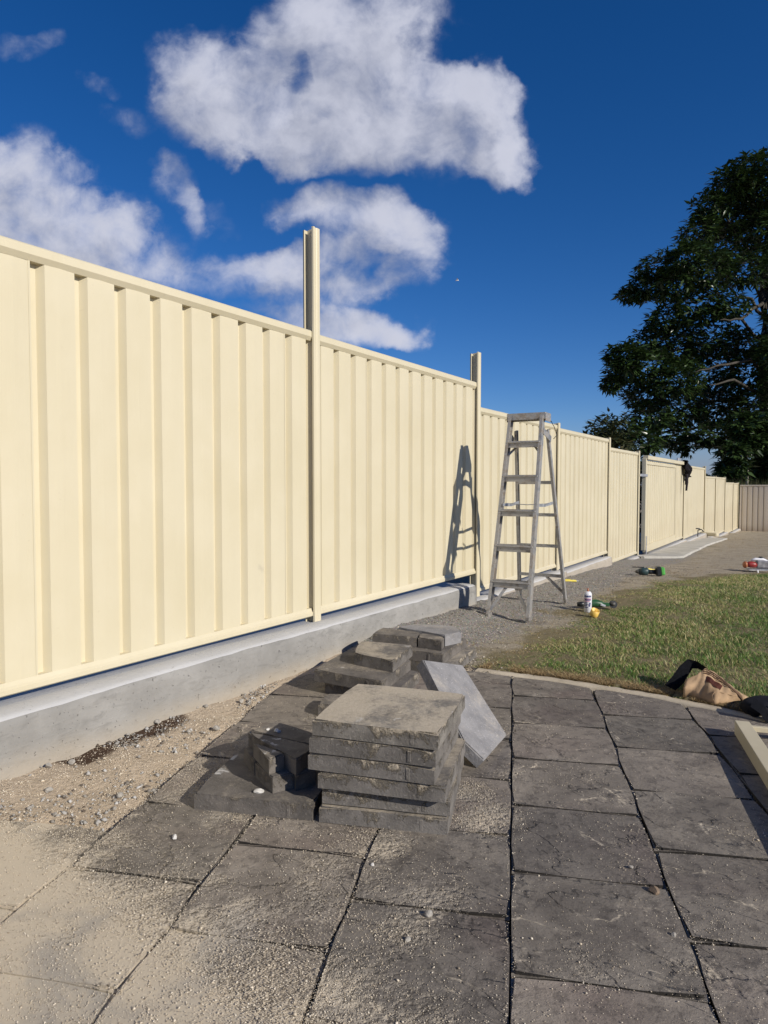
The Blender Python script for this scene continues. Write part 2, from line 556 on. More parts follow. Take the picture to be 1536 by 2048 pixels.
    nb = bump(t, t.m('MULTIPLY', fineh, t.m('SUBTRACT', 1.0, t.m('MULTIPLY', fg, .8))), .0022, .6, nb)
    setp(t, b, color=c, rough=t.lin(n1, .3, .7, .62, .85), spec=.35, normal=nb)
    return m


def mat_block(name, c1, c2, top_dust, side_dust, white=0.0):
    """loose paving blocks: smooth dusty top, mortar-crusted sides"""
    m, t, b = new_mat(name)
    ge = t.n('ShaderNodeNewGeometry')
    gp = ge.outputs['Position']
    rnd = t.n('ShaderNodeObjectInfo').outputs['Random']
    off = t.n('ShaderNodeCombineXYZ', {0: t.m('MULTIPLY', rnd, 37.0), 1: t.m('MULTIPLY', rnd, 91.0), 2: t.m('MULTIPLY', rnd, 13.0)}).outputs[0]
    p = t.v('ADD', gp, off)
    ob = t.n('ShaderNodeTexCoord').outputs['Object']
    nz = t.n('ShaderNodeSeparateXYZ', {0: ge.outputs['True Normal']}).outputs[2]
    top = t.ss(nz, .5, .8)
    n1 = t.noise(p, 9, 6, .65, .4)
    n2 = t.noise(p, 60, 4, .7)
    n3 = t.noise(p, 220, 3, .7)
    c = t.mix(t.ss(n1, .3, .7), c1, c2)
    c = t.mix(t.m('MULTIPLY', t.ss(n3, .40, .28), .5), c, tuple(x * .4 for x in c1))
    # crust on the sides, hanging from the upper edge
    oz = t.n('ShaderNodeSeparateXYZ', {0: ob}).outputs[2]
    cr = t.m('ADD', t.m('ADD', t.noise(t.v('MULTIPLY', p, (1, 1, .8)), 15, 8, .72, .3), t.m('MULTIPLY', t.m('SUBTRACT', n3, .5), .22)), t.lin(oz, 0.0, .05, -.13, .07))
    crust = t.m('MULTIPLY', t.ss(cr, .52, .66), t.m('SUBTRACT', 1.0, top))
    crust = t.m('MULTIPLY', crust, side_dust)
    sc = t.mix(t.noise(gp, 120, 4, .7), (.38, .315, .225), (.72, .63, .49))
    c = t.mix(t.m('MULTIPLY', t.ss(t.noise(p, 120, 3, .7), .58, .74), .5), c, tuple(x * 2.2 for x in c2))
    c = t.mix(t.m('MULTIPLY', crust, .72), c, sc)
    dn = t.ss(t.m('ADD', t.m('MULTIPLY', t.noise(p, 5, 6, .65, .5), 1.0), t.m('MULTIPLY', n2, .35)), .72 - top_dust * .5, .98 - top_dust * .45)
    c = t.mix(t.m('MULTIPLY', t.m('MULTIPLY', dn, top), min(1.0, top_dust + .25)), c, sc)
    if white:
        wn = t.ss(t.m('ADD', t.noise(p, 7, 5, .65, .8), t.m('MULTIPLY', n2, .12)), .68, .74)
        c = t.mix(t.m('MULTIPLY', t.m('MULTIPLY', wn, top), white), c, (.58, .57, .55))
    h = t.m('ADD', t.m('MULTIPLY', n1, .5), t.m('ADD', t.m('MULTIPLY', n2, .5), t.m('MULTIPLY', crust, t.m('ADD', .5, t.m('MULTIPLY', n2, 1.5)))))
    nb = bump(t, h, .007, .8)
    nb = bump(t, n3, .003, .7, nb)
    setp(t, b, color=c, rough=.85, spec=.25, normal=nb)
    return m


def mat_ground():
    m, t, b = new_mat('yard_ground')
    gp = t.n('ShaderNodeNewGeometry').outputs['Position']
    at = t.n('ShaderNodeAttribute', attribute_name='mask')
    s = t.n('ShaderNodeSeparateColor', {0: at.outputs['Color']})
    gr, lw, sd = s.outputs[0], s.outputs[1], s.outputs[2]
    far = at.outputs['Alpha']
    n1 = t.noise(gp, 1.6, 6, .65)
    n2 = t.noise(gp, 12, 6, .7)
    n3 = t.noise(gp, 70, 4, .7)
    n4 = t.noise(gp, 240, 3, .7)
    # bare earth with dead grass
    dirt = t.mix(n2, (.29, .25, .19), (.46, .40, .31))
    st = t.noise(t.v('MULTIPLY', gp, (1.0, 2.6, 1)), 2.4, 9, .78, .8)
    st2 = t.noise(t.v('MULTIPLY', gp, (1.0, 2.8, 1)), 3.6, 9, .80, .6)
    dirt = t.mix(t.m('MULTIPLY', t.ss(st2, .50, .38), .75), dirt, (.13, .108, .082))
    dirt = t.mix(t.m('MULTIPLY', t.ss(st, .50, .68), .5), dirt, (.50, .43, .30))
    dirt = t.mix(t.m('MULTIPLY', t.ss(n3, .45, .3), .4), dirt, (.13, .11, .085))
    dirt = t.mix(t.m('MULTIPLY', t.ss(n1, .54, .7), .35), dirt, (.15, .15, .075))
    # crusher dust
    grav = t.mix(n3, (.185, .16, .125), (.37, .325, .26))
    vo = t.n('ShaderNodeTexVoronoi', {'Vector': gp, 'Scale': 170.0})
    grav = t.mix(.5, grav, vo.outputs['Color'], 'OVERLAY')
    grav = t.n('ShaderNodeHueSaturation', {'Hue': .5, 'Saturation': .5, 'Value': .95, 'Fac': 1.0, 'Color': grav}).outputs[0]
    # soil under the lawn
    soil = t.mix(n2, (.14, .12, .07), (.29, .24, .14))
    # bedding sand with clods
    sand = t.mix(n3, (.48, .385, .275), (.64, .53, .40))
    sand = t.mix(t.m('MULTIPLY', t.ss(n2, .52, .68), .45), sand, (.40, .33, .25))
    sand = t.mix(t.m('MULTIPLY', t.ss(n4, .36, .26), .7), sand, (.26, .21, .16))
    mixn = t.m('MULTIPLY', t.m('SUBTRACT', t.m('ADD', t.m('MULTIPLY', n2, .6), t.m('MULTIPLY', n3, .4)), .5), 1.1)
    def msk(x): return t.ss(t.m('ADD', x, t.m('MULTIPLY', mixn, t.m('MULTIPLY', t.m('SUBTRACT', 1.0, x), t.m('MULTIPLY', x, 4.0)))), .3, .7)
    c = t.mix(msk(gr), dirt, grav)
    c = t.mix(msk(lw), c, soil)
    c = t.mix(msk(sd), c, sand)
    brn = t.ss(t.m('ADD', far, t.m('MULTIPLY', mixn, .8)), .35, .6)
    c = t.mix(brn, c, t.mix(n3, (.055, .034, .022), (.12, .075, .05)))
    h = t.m('ADD', t.m('MULTIPLY', n2, 1.2), t.m('ADD', t.m('MULTIPLY', n3, .7), t.m('MULTIPLY', n4, .25)))
    nb = bump(t, h, .028, .85)
    setp(t, b, color=c, rough=.95, spec=.15, normal=nb)
    return m


def mat_attr_ramp(name, stops, rough=.6, spec=.3, attr='tint', transl=0.0):
    m, t, b = new_mat(name)
    a = t.n('ShaderNodeAttribute', attribute_name=attr).outputs['Fac']
    rp = t.n('ShaderNodeValToRGB', {0: a})
    el = rp.color_ramp.elements
    while len(el) < len(stops): el.new(.5)
    for e, (p, c) in zip(el, stops):
        e.position = p
        e.color = (*c, 1)
    setp(t, b, color=rp.outputs[0], rough=rough, spec=spec)
    if transl:
        tr = t.n('ShaderNodeBsdfTranslucent', {'Color': rp.outputs[0]})
        mx = t.n('ShaderNodeMixShader', {0: transl})
        o = [n for n in m.node_tree.nodes if n.type == 'OUTPUT_MATERIAL'][0]
        t.link(b.outputs[0], mx.inputs[1])
        t.link(tr.outputs[0], mx.inputs[2])
        t.link(mx.outputs[0], o.inputs[0])
    return m


def mat_simple(name, c, rough=.6, metal=0.0, spec=.4, var=.25, scale=20, bmp=.0):
    m, t, b = new_mat(name)
    ob = t.n('ShaderNodeTexCoord').outputs['Object']
    n = t.noise(ob, scale, 5, .6)
    col = t.mix(t.ss(n, .3, .75), tuple(x * (1 - var) for x in c), tuple(min(1, x * (1 + var)) for x in c))
    kw = dict(color=col, rough=t.lin(n, .3, .7, max(.05, rough - .08), min(1, rough + .08)), metal=metal, spec=spec)
    if bmp: kw['normal'] = bump(t, n, bmp, .6)
    setp(t, b, **kw)
    return m


def mat_alu():
    m, t, b = new_mat('weathered_aluminium')
    gp = t.n('ShaderNodeTexCoord').outputs['Object']
    n1 = t.noise(gp, 14, 6, .7, .4)
    n2 = t.noise(gp, 70, 4, .7)
    n3 = t.noise(t.v('MULTIPLY', gp, (4, 4, .5)), 30, 3, .6)
    c = t.mix(t.ss(n1, .35, .7), (.40, .39, .37), (.56, .55, .53))
    c = t.mix(t.m('MULTIPLY', t.ss(n1, .46, .62), .8), c, (.25, .205, .155))
    c = t.mix(t.m('MULTIPLY', t.ss(n2, .63, .70), .8), c, (.10, .085, .07))
    c = t.mix(t.m('MULTIPLY', t.ss(t.noise(gp, 33, 3, .6), .68, .72), .8), c, (.72, .70, .66))
    setp(t, b, color=c, rough=t.lin(n1, .3, .7, .42, .66), metal=t.lin(n1, .42, .62, .75, .25), spec=.4, normal=bump(t, n3, .002, .4))
    return m


M = {}
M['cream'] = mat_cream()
M['far'] = mat_far_fence()
M['footing'] = mat_concrete('rendered_concrete', (.235, .228, .212), (.325, .315, .295))
M['slab'] = mat_concrete('pale_slab_concrete', (.37, .355, .315), (.50, .48, .43), warm=False)
M['kerb'] = mat_concrete('sandy_mortar', (.40, .34, .25), (.56, .49, .38), warm=False)
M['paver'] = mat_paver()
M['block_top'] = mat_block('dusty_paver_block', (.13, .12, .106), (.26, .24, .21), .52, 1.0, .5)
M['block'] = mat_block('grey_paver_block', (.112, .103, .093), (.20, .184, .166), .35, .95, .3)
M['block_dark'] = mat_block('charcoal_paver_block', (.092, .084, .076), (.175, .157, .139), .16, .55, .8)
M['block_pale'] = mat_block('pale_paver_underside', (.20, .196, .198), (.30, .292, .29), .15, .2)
M['ground'] = mat_ground()
M['grass'] = mat_attr_ramp('grass_blades', [(0, (.045, .115, .018)), (.35, (.10, .21, .036)), (.55, (.20, .29, .07)), (.75, (.44, .37, .16)), (1, (.64, .54, .30))], .5, .35, transl=.22)
M['straw'] = mat_attr_ramp('dead_straw', [(0, (.16, .10, .05)), (.5, (.36, .26, .13)), (1, (.52, .42, .24))], .7, .2, transl=.1)
M['gravel'] = mat_attr_ramp('crusher_dust', [(0, (.11, .095, .075)), (.5, (.285, .25, .20)), (1, (.55, .50, .42))], .9, .2)
M['sandgrain'] = mat_attr_ramp('sand_grain', [(0, (.26, .215, .16)), (.3, (.52, .44, .33)), (1, (.72, .65, .53))], .9, .2)
M['rubble'] = mat_attr_ramp('concrete_rubble', [(0, (.10, .075, .055)), (.4, (.26, .24, .21)), (1, (.48, .47, .45))], .95, .15)
M['leaf'] = mat_attr_ramp('glossy_dark_leaf', [(0, (.014, .030, .010)), (.6, (.036, .066, .018)), (.92, (.07, .115, .030)), (1, (.19, .22, .08))], .33, .5, transl=.12)
M['bark'] = mat_simple('grey_bark', (.065, .058, .048), .9, 0, .2, .35, 6, .02)
M['alu'] = mat_alu()
M['worn_foot'] = mat_simple('worn_grey_rubber', (.22, .205, .185), .85, 0, .2, .25, 30)
M['black_nylon'] = mat_simple('black_webbing', (.009, .010, .014), .85, 0, .2, .3, 60, .002)
M['black_plastic'] = mat_simple('black_plastic', (.018, .020, .022), .42, 0, .5, .2, 30)
M['dark_cloth'] = mat_simple('dark_fleece', (.028, .025, .030), .95, 0, .15, .35, 12, .01)
M['suede'] = mat_simple('tan_suede', (.40, .275, .165), .92, 0, .15, .28, 9, .006)
M['suede_dark'] = mat_simple('brown_piping', (.17, .105, .065), .8, 0, .2, .2, 30)
M['patch'] = mat_simple('red_brown_leather', (.155, .055, .035), .5, 0, .4, .25, 25, .002)
M['green'] = mat_simple('green_tool_plastic', (.02, .085, .03), .45, 0, .5, .2, 25)
M['green_bright'] = mat_simple('bright_green_plastic', (.09, .38, .07), .5, 0, .5, .12, 25)
M['teal'] = mat_simple('dark_teal_plastic', (.020, .045, .048), .45, 0, .5, .25, 25)
M['steel'] = mat_simple('bare_steel', (.45, .45, .46), .35, .9, .5, .2, 30)
M['dark_metal'] = mat_simple('dull_dark_metal', (.10, .095, .085), .6, .4, .4, .25, 30)
M['galv'] = mat_simple('galvanised_steel', (.55, .56, .58), .45, .7, .5, .15, 20)
M['can_white'] = mat_simple('white_printed_can', (.72, .72, .75), .35, 0, .5, .06, 10)
M['can_navy'] = mat_simple('navy_print', (.025, .03, .13), .4, 0, .5, .15, 20)
M['can_pink'] = mat_simple('pink_print', (.55, .33, .42), .4, 0, .5, .15, 20)
M['orange'] = mat_simple('orange_plastic', (.36, .12, .045), .45, 0, .5, .15, 20)
M['red'] = mat_simple('red_plastic', (.26, .025, .022), .4, 0, .5, .2, 20)
M['yellow_cap'] = mat_simple('yellow_plastic_cap', (.72, .47, .10), .45, 0, .5, .1, 20)
M['yellow'] = mat_simple('yellow_plastic', (.80, .66, .12), .45, 0, .5, .12, 20)
M['grey_case'] = mat_simple('grey_tool_casing', (.30, .29, .30), .4, .4, .5, .3, 20)
M['tan_ply'] = mat_simple('tan_board', (.42, .29, .17), .8, 0, .2, .2, 12, .003)
M['white_bird'] = mat_simple('white_feathers', (.75, .75, .75), .8, 0, .2, .1, 10)
M['shrub'] = mat_attr_ramp('shrub_leaf', [(0, (.018, .028, .010)), (.6, (.05, .06, .02)), (1, (.16, .13, .06))], .6, .3, transl=.15)

# ------------------------------------------------------------------ ground sheet
def axis(a, b, fine, lo, hi, grow):
    xs = list(np.arange(a, b + 1e-6, fine))
    st = fine
    while xs[-1] < hi:
        st *= grow; xs.append(xs[-1] + st)
    st = fine
    while xs[0] > lo:
        st *= grow; xs.insert(0, xs[0] - st)
    return np.array(xs)


gx = axis(-1.9, 3.6, .04, -900, 900, 1.14)
gy = axis(1.2, 7.2, .04, -300, 1500, 1.12)
GX, GY = np.meshgrid(gx, gy)
gz = ground_z(GX, GY)
fs = (GX - FP.x) * FD.x + (GY - FP.y) * FD.y
fd = (GX - FP.x) * FN.x + (GY - FP.y) * FN.y
u, v = paver_uv(GX, GY)
ed = edge_d(GX, GY)
near = sstep(np.hypot(GX, GY), 14, 9)
rough_ = (fbm(GX * 3, GY * 3, 3) - .5) * .03 + (fbm(GX * 14, GY * 14, 5, 3) - .5) * .022
gz = gz + rough_ * near
# paving bed lies under the pavers
in_pav = (ed < .0) & (fd > .27) & (((u > -1.215) & (v < 4.3)) | ((u <= -1.215) & (v < 1.86))) & (GX < 5)
gz = np.where(in_pav, -.045, gz)
gz = np.where((ed >= 0) & (ed < .10) & (GX > .45) & (GX < 5), np.minimum(gz, -.035), gz)
# sandy strip between the footing and the paving
lumps = (fbm(GX * 7, GY * 7, 21, 5) - .5) * .055
strip = (u <= -1.215) & (v >= 1.86) & (fs < 1.0) & (fd > -.3)
hump = .020 * sstep(fd, .55, .15)
gz = np.where(strip, -.022 + lumps + hump, gz)
lw = lawn_w(GX, GY)
mR = sstep(fd + (fbm(GX * 2, GY * 2, 9) - .5) * .5, 1.05, .45) * sstep(fs, -.6, .3) * sstep(fs, 16, 9)
mR = np.maximum(mR, .75 * sstep(lw, .25, -.35) * sstep(fs, -.6, .3) * sstep(fs, 5.0, 2.2))
mG = sstep(lw + (fbm(GX * 2.5, GY * 2.5, 31) - .5) * .8, -.25, .25)
mB = np.where(in_pav | strip | (fs < .2), 1.0, 0.0) * (fs < 1.2)
mB = np.maximum(mB, sstep(ed, .22, .02) * .9 * (GX < .6) * (ed < .3))
mB = np.where(in_pav & (GX > -.1), .25, mB)
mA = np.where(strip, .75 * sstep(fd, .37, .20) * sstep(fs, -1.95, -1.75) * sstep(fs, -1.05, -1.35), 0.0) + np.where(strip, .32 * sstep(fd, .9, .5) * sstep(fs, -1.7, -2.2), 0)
nx_, ny_ = len(gx), len(gy)
idx = np.arange(nx_ * ny_).reshape(ny_, nx_)
faces = np.stack([idx[:-1, :-1], idx[:-1, 1:], idx[1:, 1:], idx[1:, :-1]], -1).reshape(-1, 4)
me = np_mesh('ground', np.stack([GX, GY, gz], -1).reshape(-1, 3), faces, np.stack([mR, mG, mB, mA], -1).reshape(-1, 4), 'mask', True)
tag(obj('ground', me, M['ground']), kind='structure')


def ground_at(x, y):
    return float(ground_z(x, y))


# ------------------------------------------------------------------ paving
def clip_poly(poly, ax, ay, nx, ny):
    out_ = []
    for i in range(len(poly)):
        p, q = poly[i], poly[(i + 1) % len(poly)]
        dp = (p[0] - ax) * nx + (p[1] - ay) * ny
        dq = (q[0] - ax) * nx + (q[1] - ay) * ny
        if dp <= 0: out_.append(p)
        if dp * dq < 0:
            k = dp / (dp - dq)
            out_.append((p[0] + (q[0] - p[0]) * k, p[1] + (q[1] - p[1]) * k))
    return out_


def area(poly):
    return abs(sum(poly[i][0] * poly[(i + 1) % len(poly)][1] - poly[(i + 1) % len(poly)][0] * poly[i][1] for i in range(len(poly)))) / 2


def slab_bm(poly, z0, z1, seg=.11, jit=.0016, bev=.006, tilt=0.0):
    pts = []
    for i in range(len(poly)):
        a, b = poly[i], poly[(i + 1) % len(poly)]
        L = math.hypot(b[0] - a[0], b[1] - a[1])
        n = max(1, int(L / seg))
        for k in range(n):
            f = k / n
            j = jit if k else jit * .6
            pts.append((a[0] + (b[0] - a[0]) * f + random.uniform(-j, j), a[1] + (b[1] - a[1]) * f + random.uniform(-j, j)))
    cx = sum(p[0] for p in pts) / len(pts); cy = sum(p[1] for p in pts) / len(pts)
    tx, ty = random.uniform(-tilt, tilt), random.uniform(-tilt, tilt)
    bm = bmesh.new()
    lo = [bm.verts.new((p[0], p[1], z0)) for p in pts]
    hi = [bm.verts.new((p[0], p[1], z1 + (p[0] - cx) * tx + (p[1] - cy) * ty)) for p in pts]
    n = len(pts)
    for i in range(n):
        bm.faces.new((lo[i], lo[(i + 1) % n], hi[(i + 1) % n], hi[i]))
    top = bm.faces.new(hi)
    bm.faces.new(lo[::-1])
    if bev:
        bmesh.ops.bevel(bm, geom=top.edges[:], offset=bev, segments=2, affect='EDGES', clamp_overlap=True)
    return bm


paving = tag(empty('paving'), kind='structure')
US = [-2.40, -2.0, -1.6, -1.2, -.8, -.4, 0.0, .406, .806, 1.206, 1.606, 2.006, 2.406]
VP = .3935
for ci in range(len(US) - 1):
    u0, u1 = US[ci], US[ci + 1]
    base = 2.033 if ci % 2 == 1 else 2.236
    gl = .0024 + random.uniform(-.0004, .0006)
    gr_ = .0024 + random.uniform(-.0004, .0006)
    k0 = int(math.floor((-0.2 - base) / VP))
    for k in range(k0, 12):
        v0, v1 = base + k * VP, base + (k + 1) * VP
        if u1 < -1.1 and v1 > 1.9: continue
        vg = .0028 + random.uniform(0, .0010)
        poly = [(u0 + gl, v0 + vg), (u1 - gr_, v0 + vg), (u1 - gr_, v1 - vg), (u0 + gl, v1 - vg)]
        sh = random.uniform(-.0015, .0015)
        poly = [(a * PU.x + (b + sh) * PV.x, a * PU.y + (b + sh) * PV.y) for a, b in poly]
        for (ax, ay), (bx, by) in zip(EDGE, EDGE[1:]):
            l = math.hypot(bx - ax, by - ay)
            poly = clip_poly(poly, ax, ay, -(by - ay) / l, (bx - ax) / l)
            if len(poly) < 3: break
        # the footing side
        if len(poly) >= 3: poly = clip_poly(poly, fw(0, .24, 0).x, fw(0, .24, 0).y, -FN.x, -FN.y)
        if len(poly) < 3 or area(poly) < .004: continue
        cx = sum(p[0] for p in poly) / len(poly); cy = sum(p[1] for p in poly) / len(poly)
        if cx > .75 * cy + 1.6 or cx < -.8 * cy - 1.2: continue
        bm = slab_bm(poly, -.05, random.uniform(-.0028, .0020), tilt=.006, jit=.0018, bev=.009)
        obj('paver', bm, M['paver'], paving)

# mortar haunch along the far edge of the paving
bm = bmesh.new()
rows = []
pts = []
for (ax, ay), (bx, by) in zip(EDGE[2:], EDGE[3:]):
    n = max(2, int(math.hypot(bx - ax, by - ay) / .035))
    for k in range(n): pts.append((ax + (bx - ax) * k / n, ay + (by - ay) * k / n))
for i, (x, y) in enumerate(pts):
    a, b = pts[max(0, i - 1)], pts[min(len(pts) - 1, i + 1)]
    tx, ty = b[0] - a[0], b[1] - a[1]
    l = math.hypot(tx, ty); nx, ny = -ty / l, tx / l
    wd = .100 + random.uniform(-.012, .012)
    r = []
    for (o_, z) in ((.004, -.05), (.004, -.003), (.03, .004 + random.uniform(-.002, .002)), (wd * .75, .0), (wd, -.02), (wd + .02, -.06)):
        r.append(bm.verts.new((x + nx * o_ + random.uniform(-.002, .002), y + ny * o_ + random.uniform(-.002, .002), z)))
    rows.append(r)
for a, b in zip(rows, rows[1:]):
    for k in range(len(a) - 1): bm.faces.new((a[k], a[k + 1], b[k + 1], b[k]))
tag(obj('paving_edge', bm, M['kerb'], smooth=True), kind='structure')

# ------------------------------------------------------------------ concrete footing (stepped)
footing = tag(empty('concrete_footing', (FP.x, FP.y, 0)), 'grey rendered concrete footing stepping down under the cream fence', 'footing')


def local(o, parent):
    o.parent = parent
    o.matrix_parent_inverse = Matrix.Translation(-Vector(parent.location))


def footing_step(s0, s1, ztop, dfront, zbot, seed):
    n = max(4, int((s1 - s0) / .06))
    ss_ = np.linspace(s0, s1, n + 1)
    bm = bmesh.new()
    rings = []
    for i, s in enumerate(ss_):
        zt = float(np.interp(s, *ztop)) if isinstance(ztop, tuple) else ztop
        w1 = (float(fbm(s * 3, 1.3, seed)) - .5) * .022
        w2 = (float(fbm(s * 2, 7.7, seed + 3)) - .5) * .012
        w3 = (float(fbm(s * 9, 3.7, seed + 5)) - .5) * .012
        prof = [(-.26, zbot), (-.26, zt), (-.02, zt - .014), (dfront * .22, zt - .002 + w2 * .4), (dfront - .035, zt - .004 + w2), (dfront - .008 + w1 * .4, zt - .014 + w2 + w3),
                (dfront + w1, zt - .045 + w3), (dfront + .004 + w1 * 1.3, zt - .12), (dfront + .012 + w1, (zt + zbot) / 2 - .04), (dfront + .02, zbot)]
        rings.append([bm.verts.new(fw(s, d, z)) for d, z in prof])
    for a, b in zip(rings, rings[1:]):
        for k in range(len(a) - 1): bm.faces.new((a[k], a[k + 1], b[k + 1], b[k]))
    bm.faces.new(rings[0]); bm.faces.new(rings[-1][::-1])
    o = obj('footing_step', bm, M['footing'], smooth=False)
    for p in o.data.polygons: p.use_smooth = len(p.vertices) == 4
    local(o, footing)


footing_step(-4.5, 1.99, ([-4.5, -2, -.9, 0, 1.9], [.215, .218, .225, .213, .205]), .17, -.2, 1)
footing_step(1.99, 4.66, .035, .13, -.25, 2)
footing_step(4.66, 6.86, .005, .11, -.35, 3)
footing_step(6.86, 9.14, -.170, .11, -.4, 4)
footing_step(9.14, 13.9, -.222, .10, -.5, 5)
footing_step(13.9, 17.6, -.265, .13, -.7, 6)
footing_step(17.6, 20.05, -.45, .12, -.9, 7)
footing_step(20.05, 22.7, -.565, .12, -1.0, 8)
footing_step(22.7, 27.5, -.705, .12, -1.1, 9)

# pale slab poured in front of the gate
bm = bmesh.new()
prev = None
for s, dd in zip(np.linspace(8.75, 17.4, 40), np.interp(np.linspace(8.75, 17.4, 40), [8.75, 9.0, 9.35, 12, 17.4], [.18, .45, .68, .66, .60])):
    dd += random.uniform(-.012, .012)
    base = fw(s, .3, 0)
    z = ground_at(base.x, base.y) + .035
    r = [bm.verts.new(fw(s, .102, z + .004)), bm.verts.new(fw(s, dd - .015, z)), bm.verts.new(fw(s, dd, z - .01)), bm.verts.new(fw(s, dd + .01, z - .12))]
    if prev:
        for k in range(3): bm.faces.new((prev[k], prev[k + 1], r[k + 1], r[k]))
    else:
        bm.faces.new(r)
    prev = r
tag(obj('concrete_pad', bm, M['slab']), kind='structure')

# ------------------------------------------------------------------ the cream fence
fence = tag(empty('metal_fence', (FP.x, FP.y, 0)), 'long cream corrugated steel fence with two tall posts, stepping down along its footing', 'fence')
PITCH_R = .19


def rib_profile(s0, s1, ref):
    """(s, d) points of the sheet between s0 and s1: wide proud pans and narrow grooves"""
    pts = []
    hi, lo = -.018, -.050
    k = math.floor((s0 - ref) / PITCH_R) - 1
    raw = []
    while ref + k * PITCH_R < s1 + .2:
        b = ref + k * PITCH_R          # groove begins at b
        raw += [(b, hi), (b + .016, lo), (b + .040, lo), (b + .060, hi), (b + .122, hi + .0012)]
        k += 1
    ds = [p[0] for p in raw]; dv = [p[1] for p in raw]
    pts.append((s0, float(np.interp(s0, ds, dv))))
    for p in raw:
        if s0 < p[0] < s1: pts.append(p)
    pts.append((s1, float(np.interp(s1, ds, dv))))
    return pts


def sheet(parent, s0, s1, zb, zt, ref, mat, name='infill_sheet', frame=fw, lift=0.0, zrows=1):
    prof = rib_profile(s0, s1, ref)
    bm = bmesh.new()
    rows = []
    zs = np.linspace(zb, zt, zrows + 1)
    for z in zs:
        rows.append([bm.verts.new(frame(s, d + lift, z)) for s, d in prof])
    for a, b in zip(rows, rows[1:]):
        for i in range(len(prof) - 1): bm.faces.new((a[i], a[i + 1], b[i + 1], b[i]))
    o = obj(name, bm, mat)
    local(o, parent)
    return o


def prism(parent, name, prof, s0, s1, z0, mat, frame=fw, endround=0.0):
    bm = bmesh.new()
    ends = [(s0 + endround, 1.0), (s1 - endround, 1.0)]
    if endround: ends = [(s0, .72)] + ends + [(s1, .72)]
    cd = sum(p[0] for p in prof) / len(prof); cz = sum(p[1] for p in prof) / len(prof)
    rings = [[bm.verts.new(frame(s, cd + (d - cd) * k, z0 + cz + (z - cz) * k)) for d, z in prof] for s, k in ends]
    n = len(prof)
    for a, b in zip(rings, rings[1:]):
        for i in range(n): bm.faces.new((a[i], a[(i + 1) % n], b[(i + 1) % n], b[i]))
    bm.faces.new(rings[0]); bm.faces.new(rings[-1][::-1])
    o = obj(name, bm, mat)
    local(o, parent)
    return o


TOPR = [(-.052, 0), (-.012, 0), (-.003, -.007), (-.002, -.040), (-.016, -.062), (-.052, -.062)]
BOTR = [(-.052, 0), (-.010, 0), (-.002, .006), (-.001, .024), (-.010, .034), (-.016, .050), (-.052, .050)]


def post(parent, s, zb, zt, mat=None, frame=fw, w=.033):
    mat = mat or M['cream']
    bm = bmesh.new()
    fl = [(-w, .001), (-w + .002, .012), (-.018, .013), (-.015, .008), (-.001, .0075), (.001, .0075), (.006, .011), (.018, .013), (w - .002, .012), (w, .001), (w - .003, .000), (-w + .003, .000)]
    for sgn, off in ((1, 0.0), (-1, -.056)):
        a = [bm.verts.new(frame(s + x, off + sgn * d, zb)) for x, d in fl]
        b = [bm.verts.new(frame(s + x, off + sgn * d, zt - (.010 if sgn < 0 else 0))) for x, d in fl]
        n = len(fl)
        for i in range(n): bm.faces.new((a[i], a[(i + 1) % n], b[(i + 1) % n], b[i]))
        bm.faces.new(a); bm.faces.new(b[::-1])
    for x in (-.0035, .0015):
        a = [bm.verts.new(frame(s + x + q, d, z)) for q, d, z in ((0, 0, zb), (.002, 0, zb), (.002, -.056, zb), (0, -.056, zb))]
        b = [bm.verts.new(frame(s + x + q, d, z)) for q, d, z in ((0, 0, zt), (.002, 0, zt), (.002, -.056, zt - .006), (0, -.056, zt - .006))]
        for i in range(4): bm.faces.new((a[i], a[(i + 1) % 4], b[(i + 1) % 4], b[i]))
        bm.faces.new(a); bm.faces.new(b[::-1])
    o = obj('post', bm, mat)
    local(o, parent)
    return o


def screw(post_o, s, z, frame=fw):
    bm = bmesh.new()
    c = frame(s, .0125, z)
    Mx = Matrix.Translation(c) @ Vector((FN.x, FN.y, 0)).to_track_quat('Z', 'Y').to_matrix().to_4x4()
    lathe(bm, [(.0045, -.004), (.0045, .002), (.003, .0035)], 8, Mx)
    o = obj('screw', bm, M['galv'])
    o.parent = post_o
    o.matrix_parent_inverse = post_o.matrix_parent_inverse.copy()


def bay(s0, s1, zb, zt, ref):
    a, b = s0 + .006, s1 - .010
    w = 4 * PITCH_R
    edges = [a]
    e = ref + PITCH_R * math.ceil((a - ref) / PITCH_R)
    e += w - PITCH_R * 1
    while e < b - .2:
        edges.append(e); e += w
    edges.append(b)
    for i, (x0, x1) in enumerate(zip(edges, edges[1:])):
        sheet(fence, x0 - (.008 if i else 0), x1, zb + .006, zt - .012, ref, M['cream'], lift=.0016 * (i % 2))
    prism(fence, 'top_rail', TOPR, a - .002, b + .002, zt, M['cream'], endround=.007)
    prism(fence, 'bottom_rail', BOTR, a - .002, b + .002, zb, M['cream'], endround=.007)


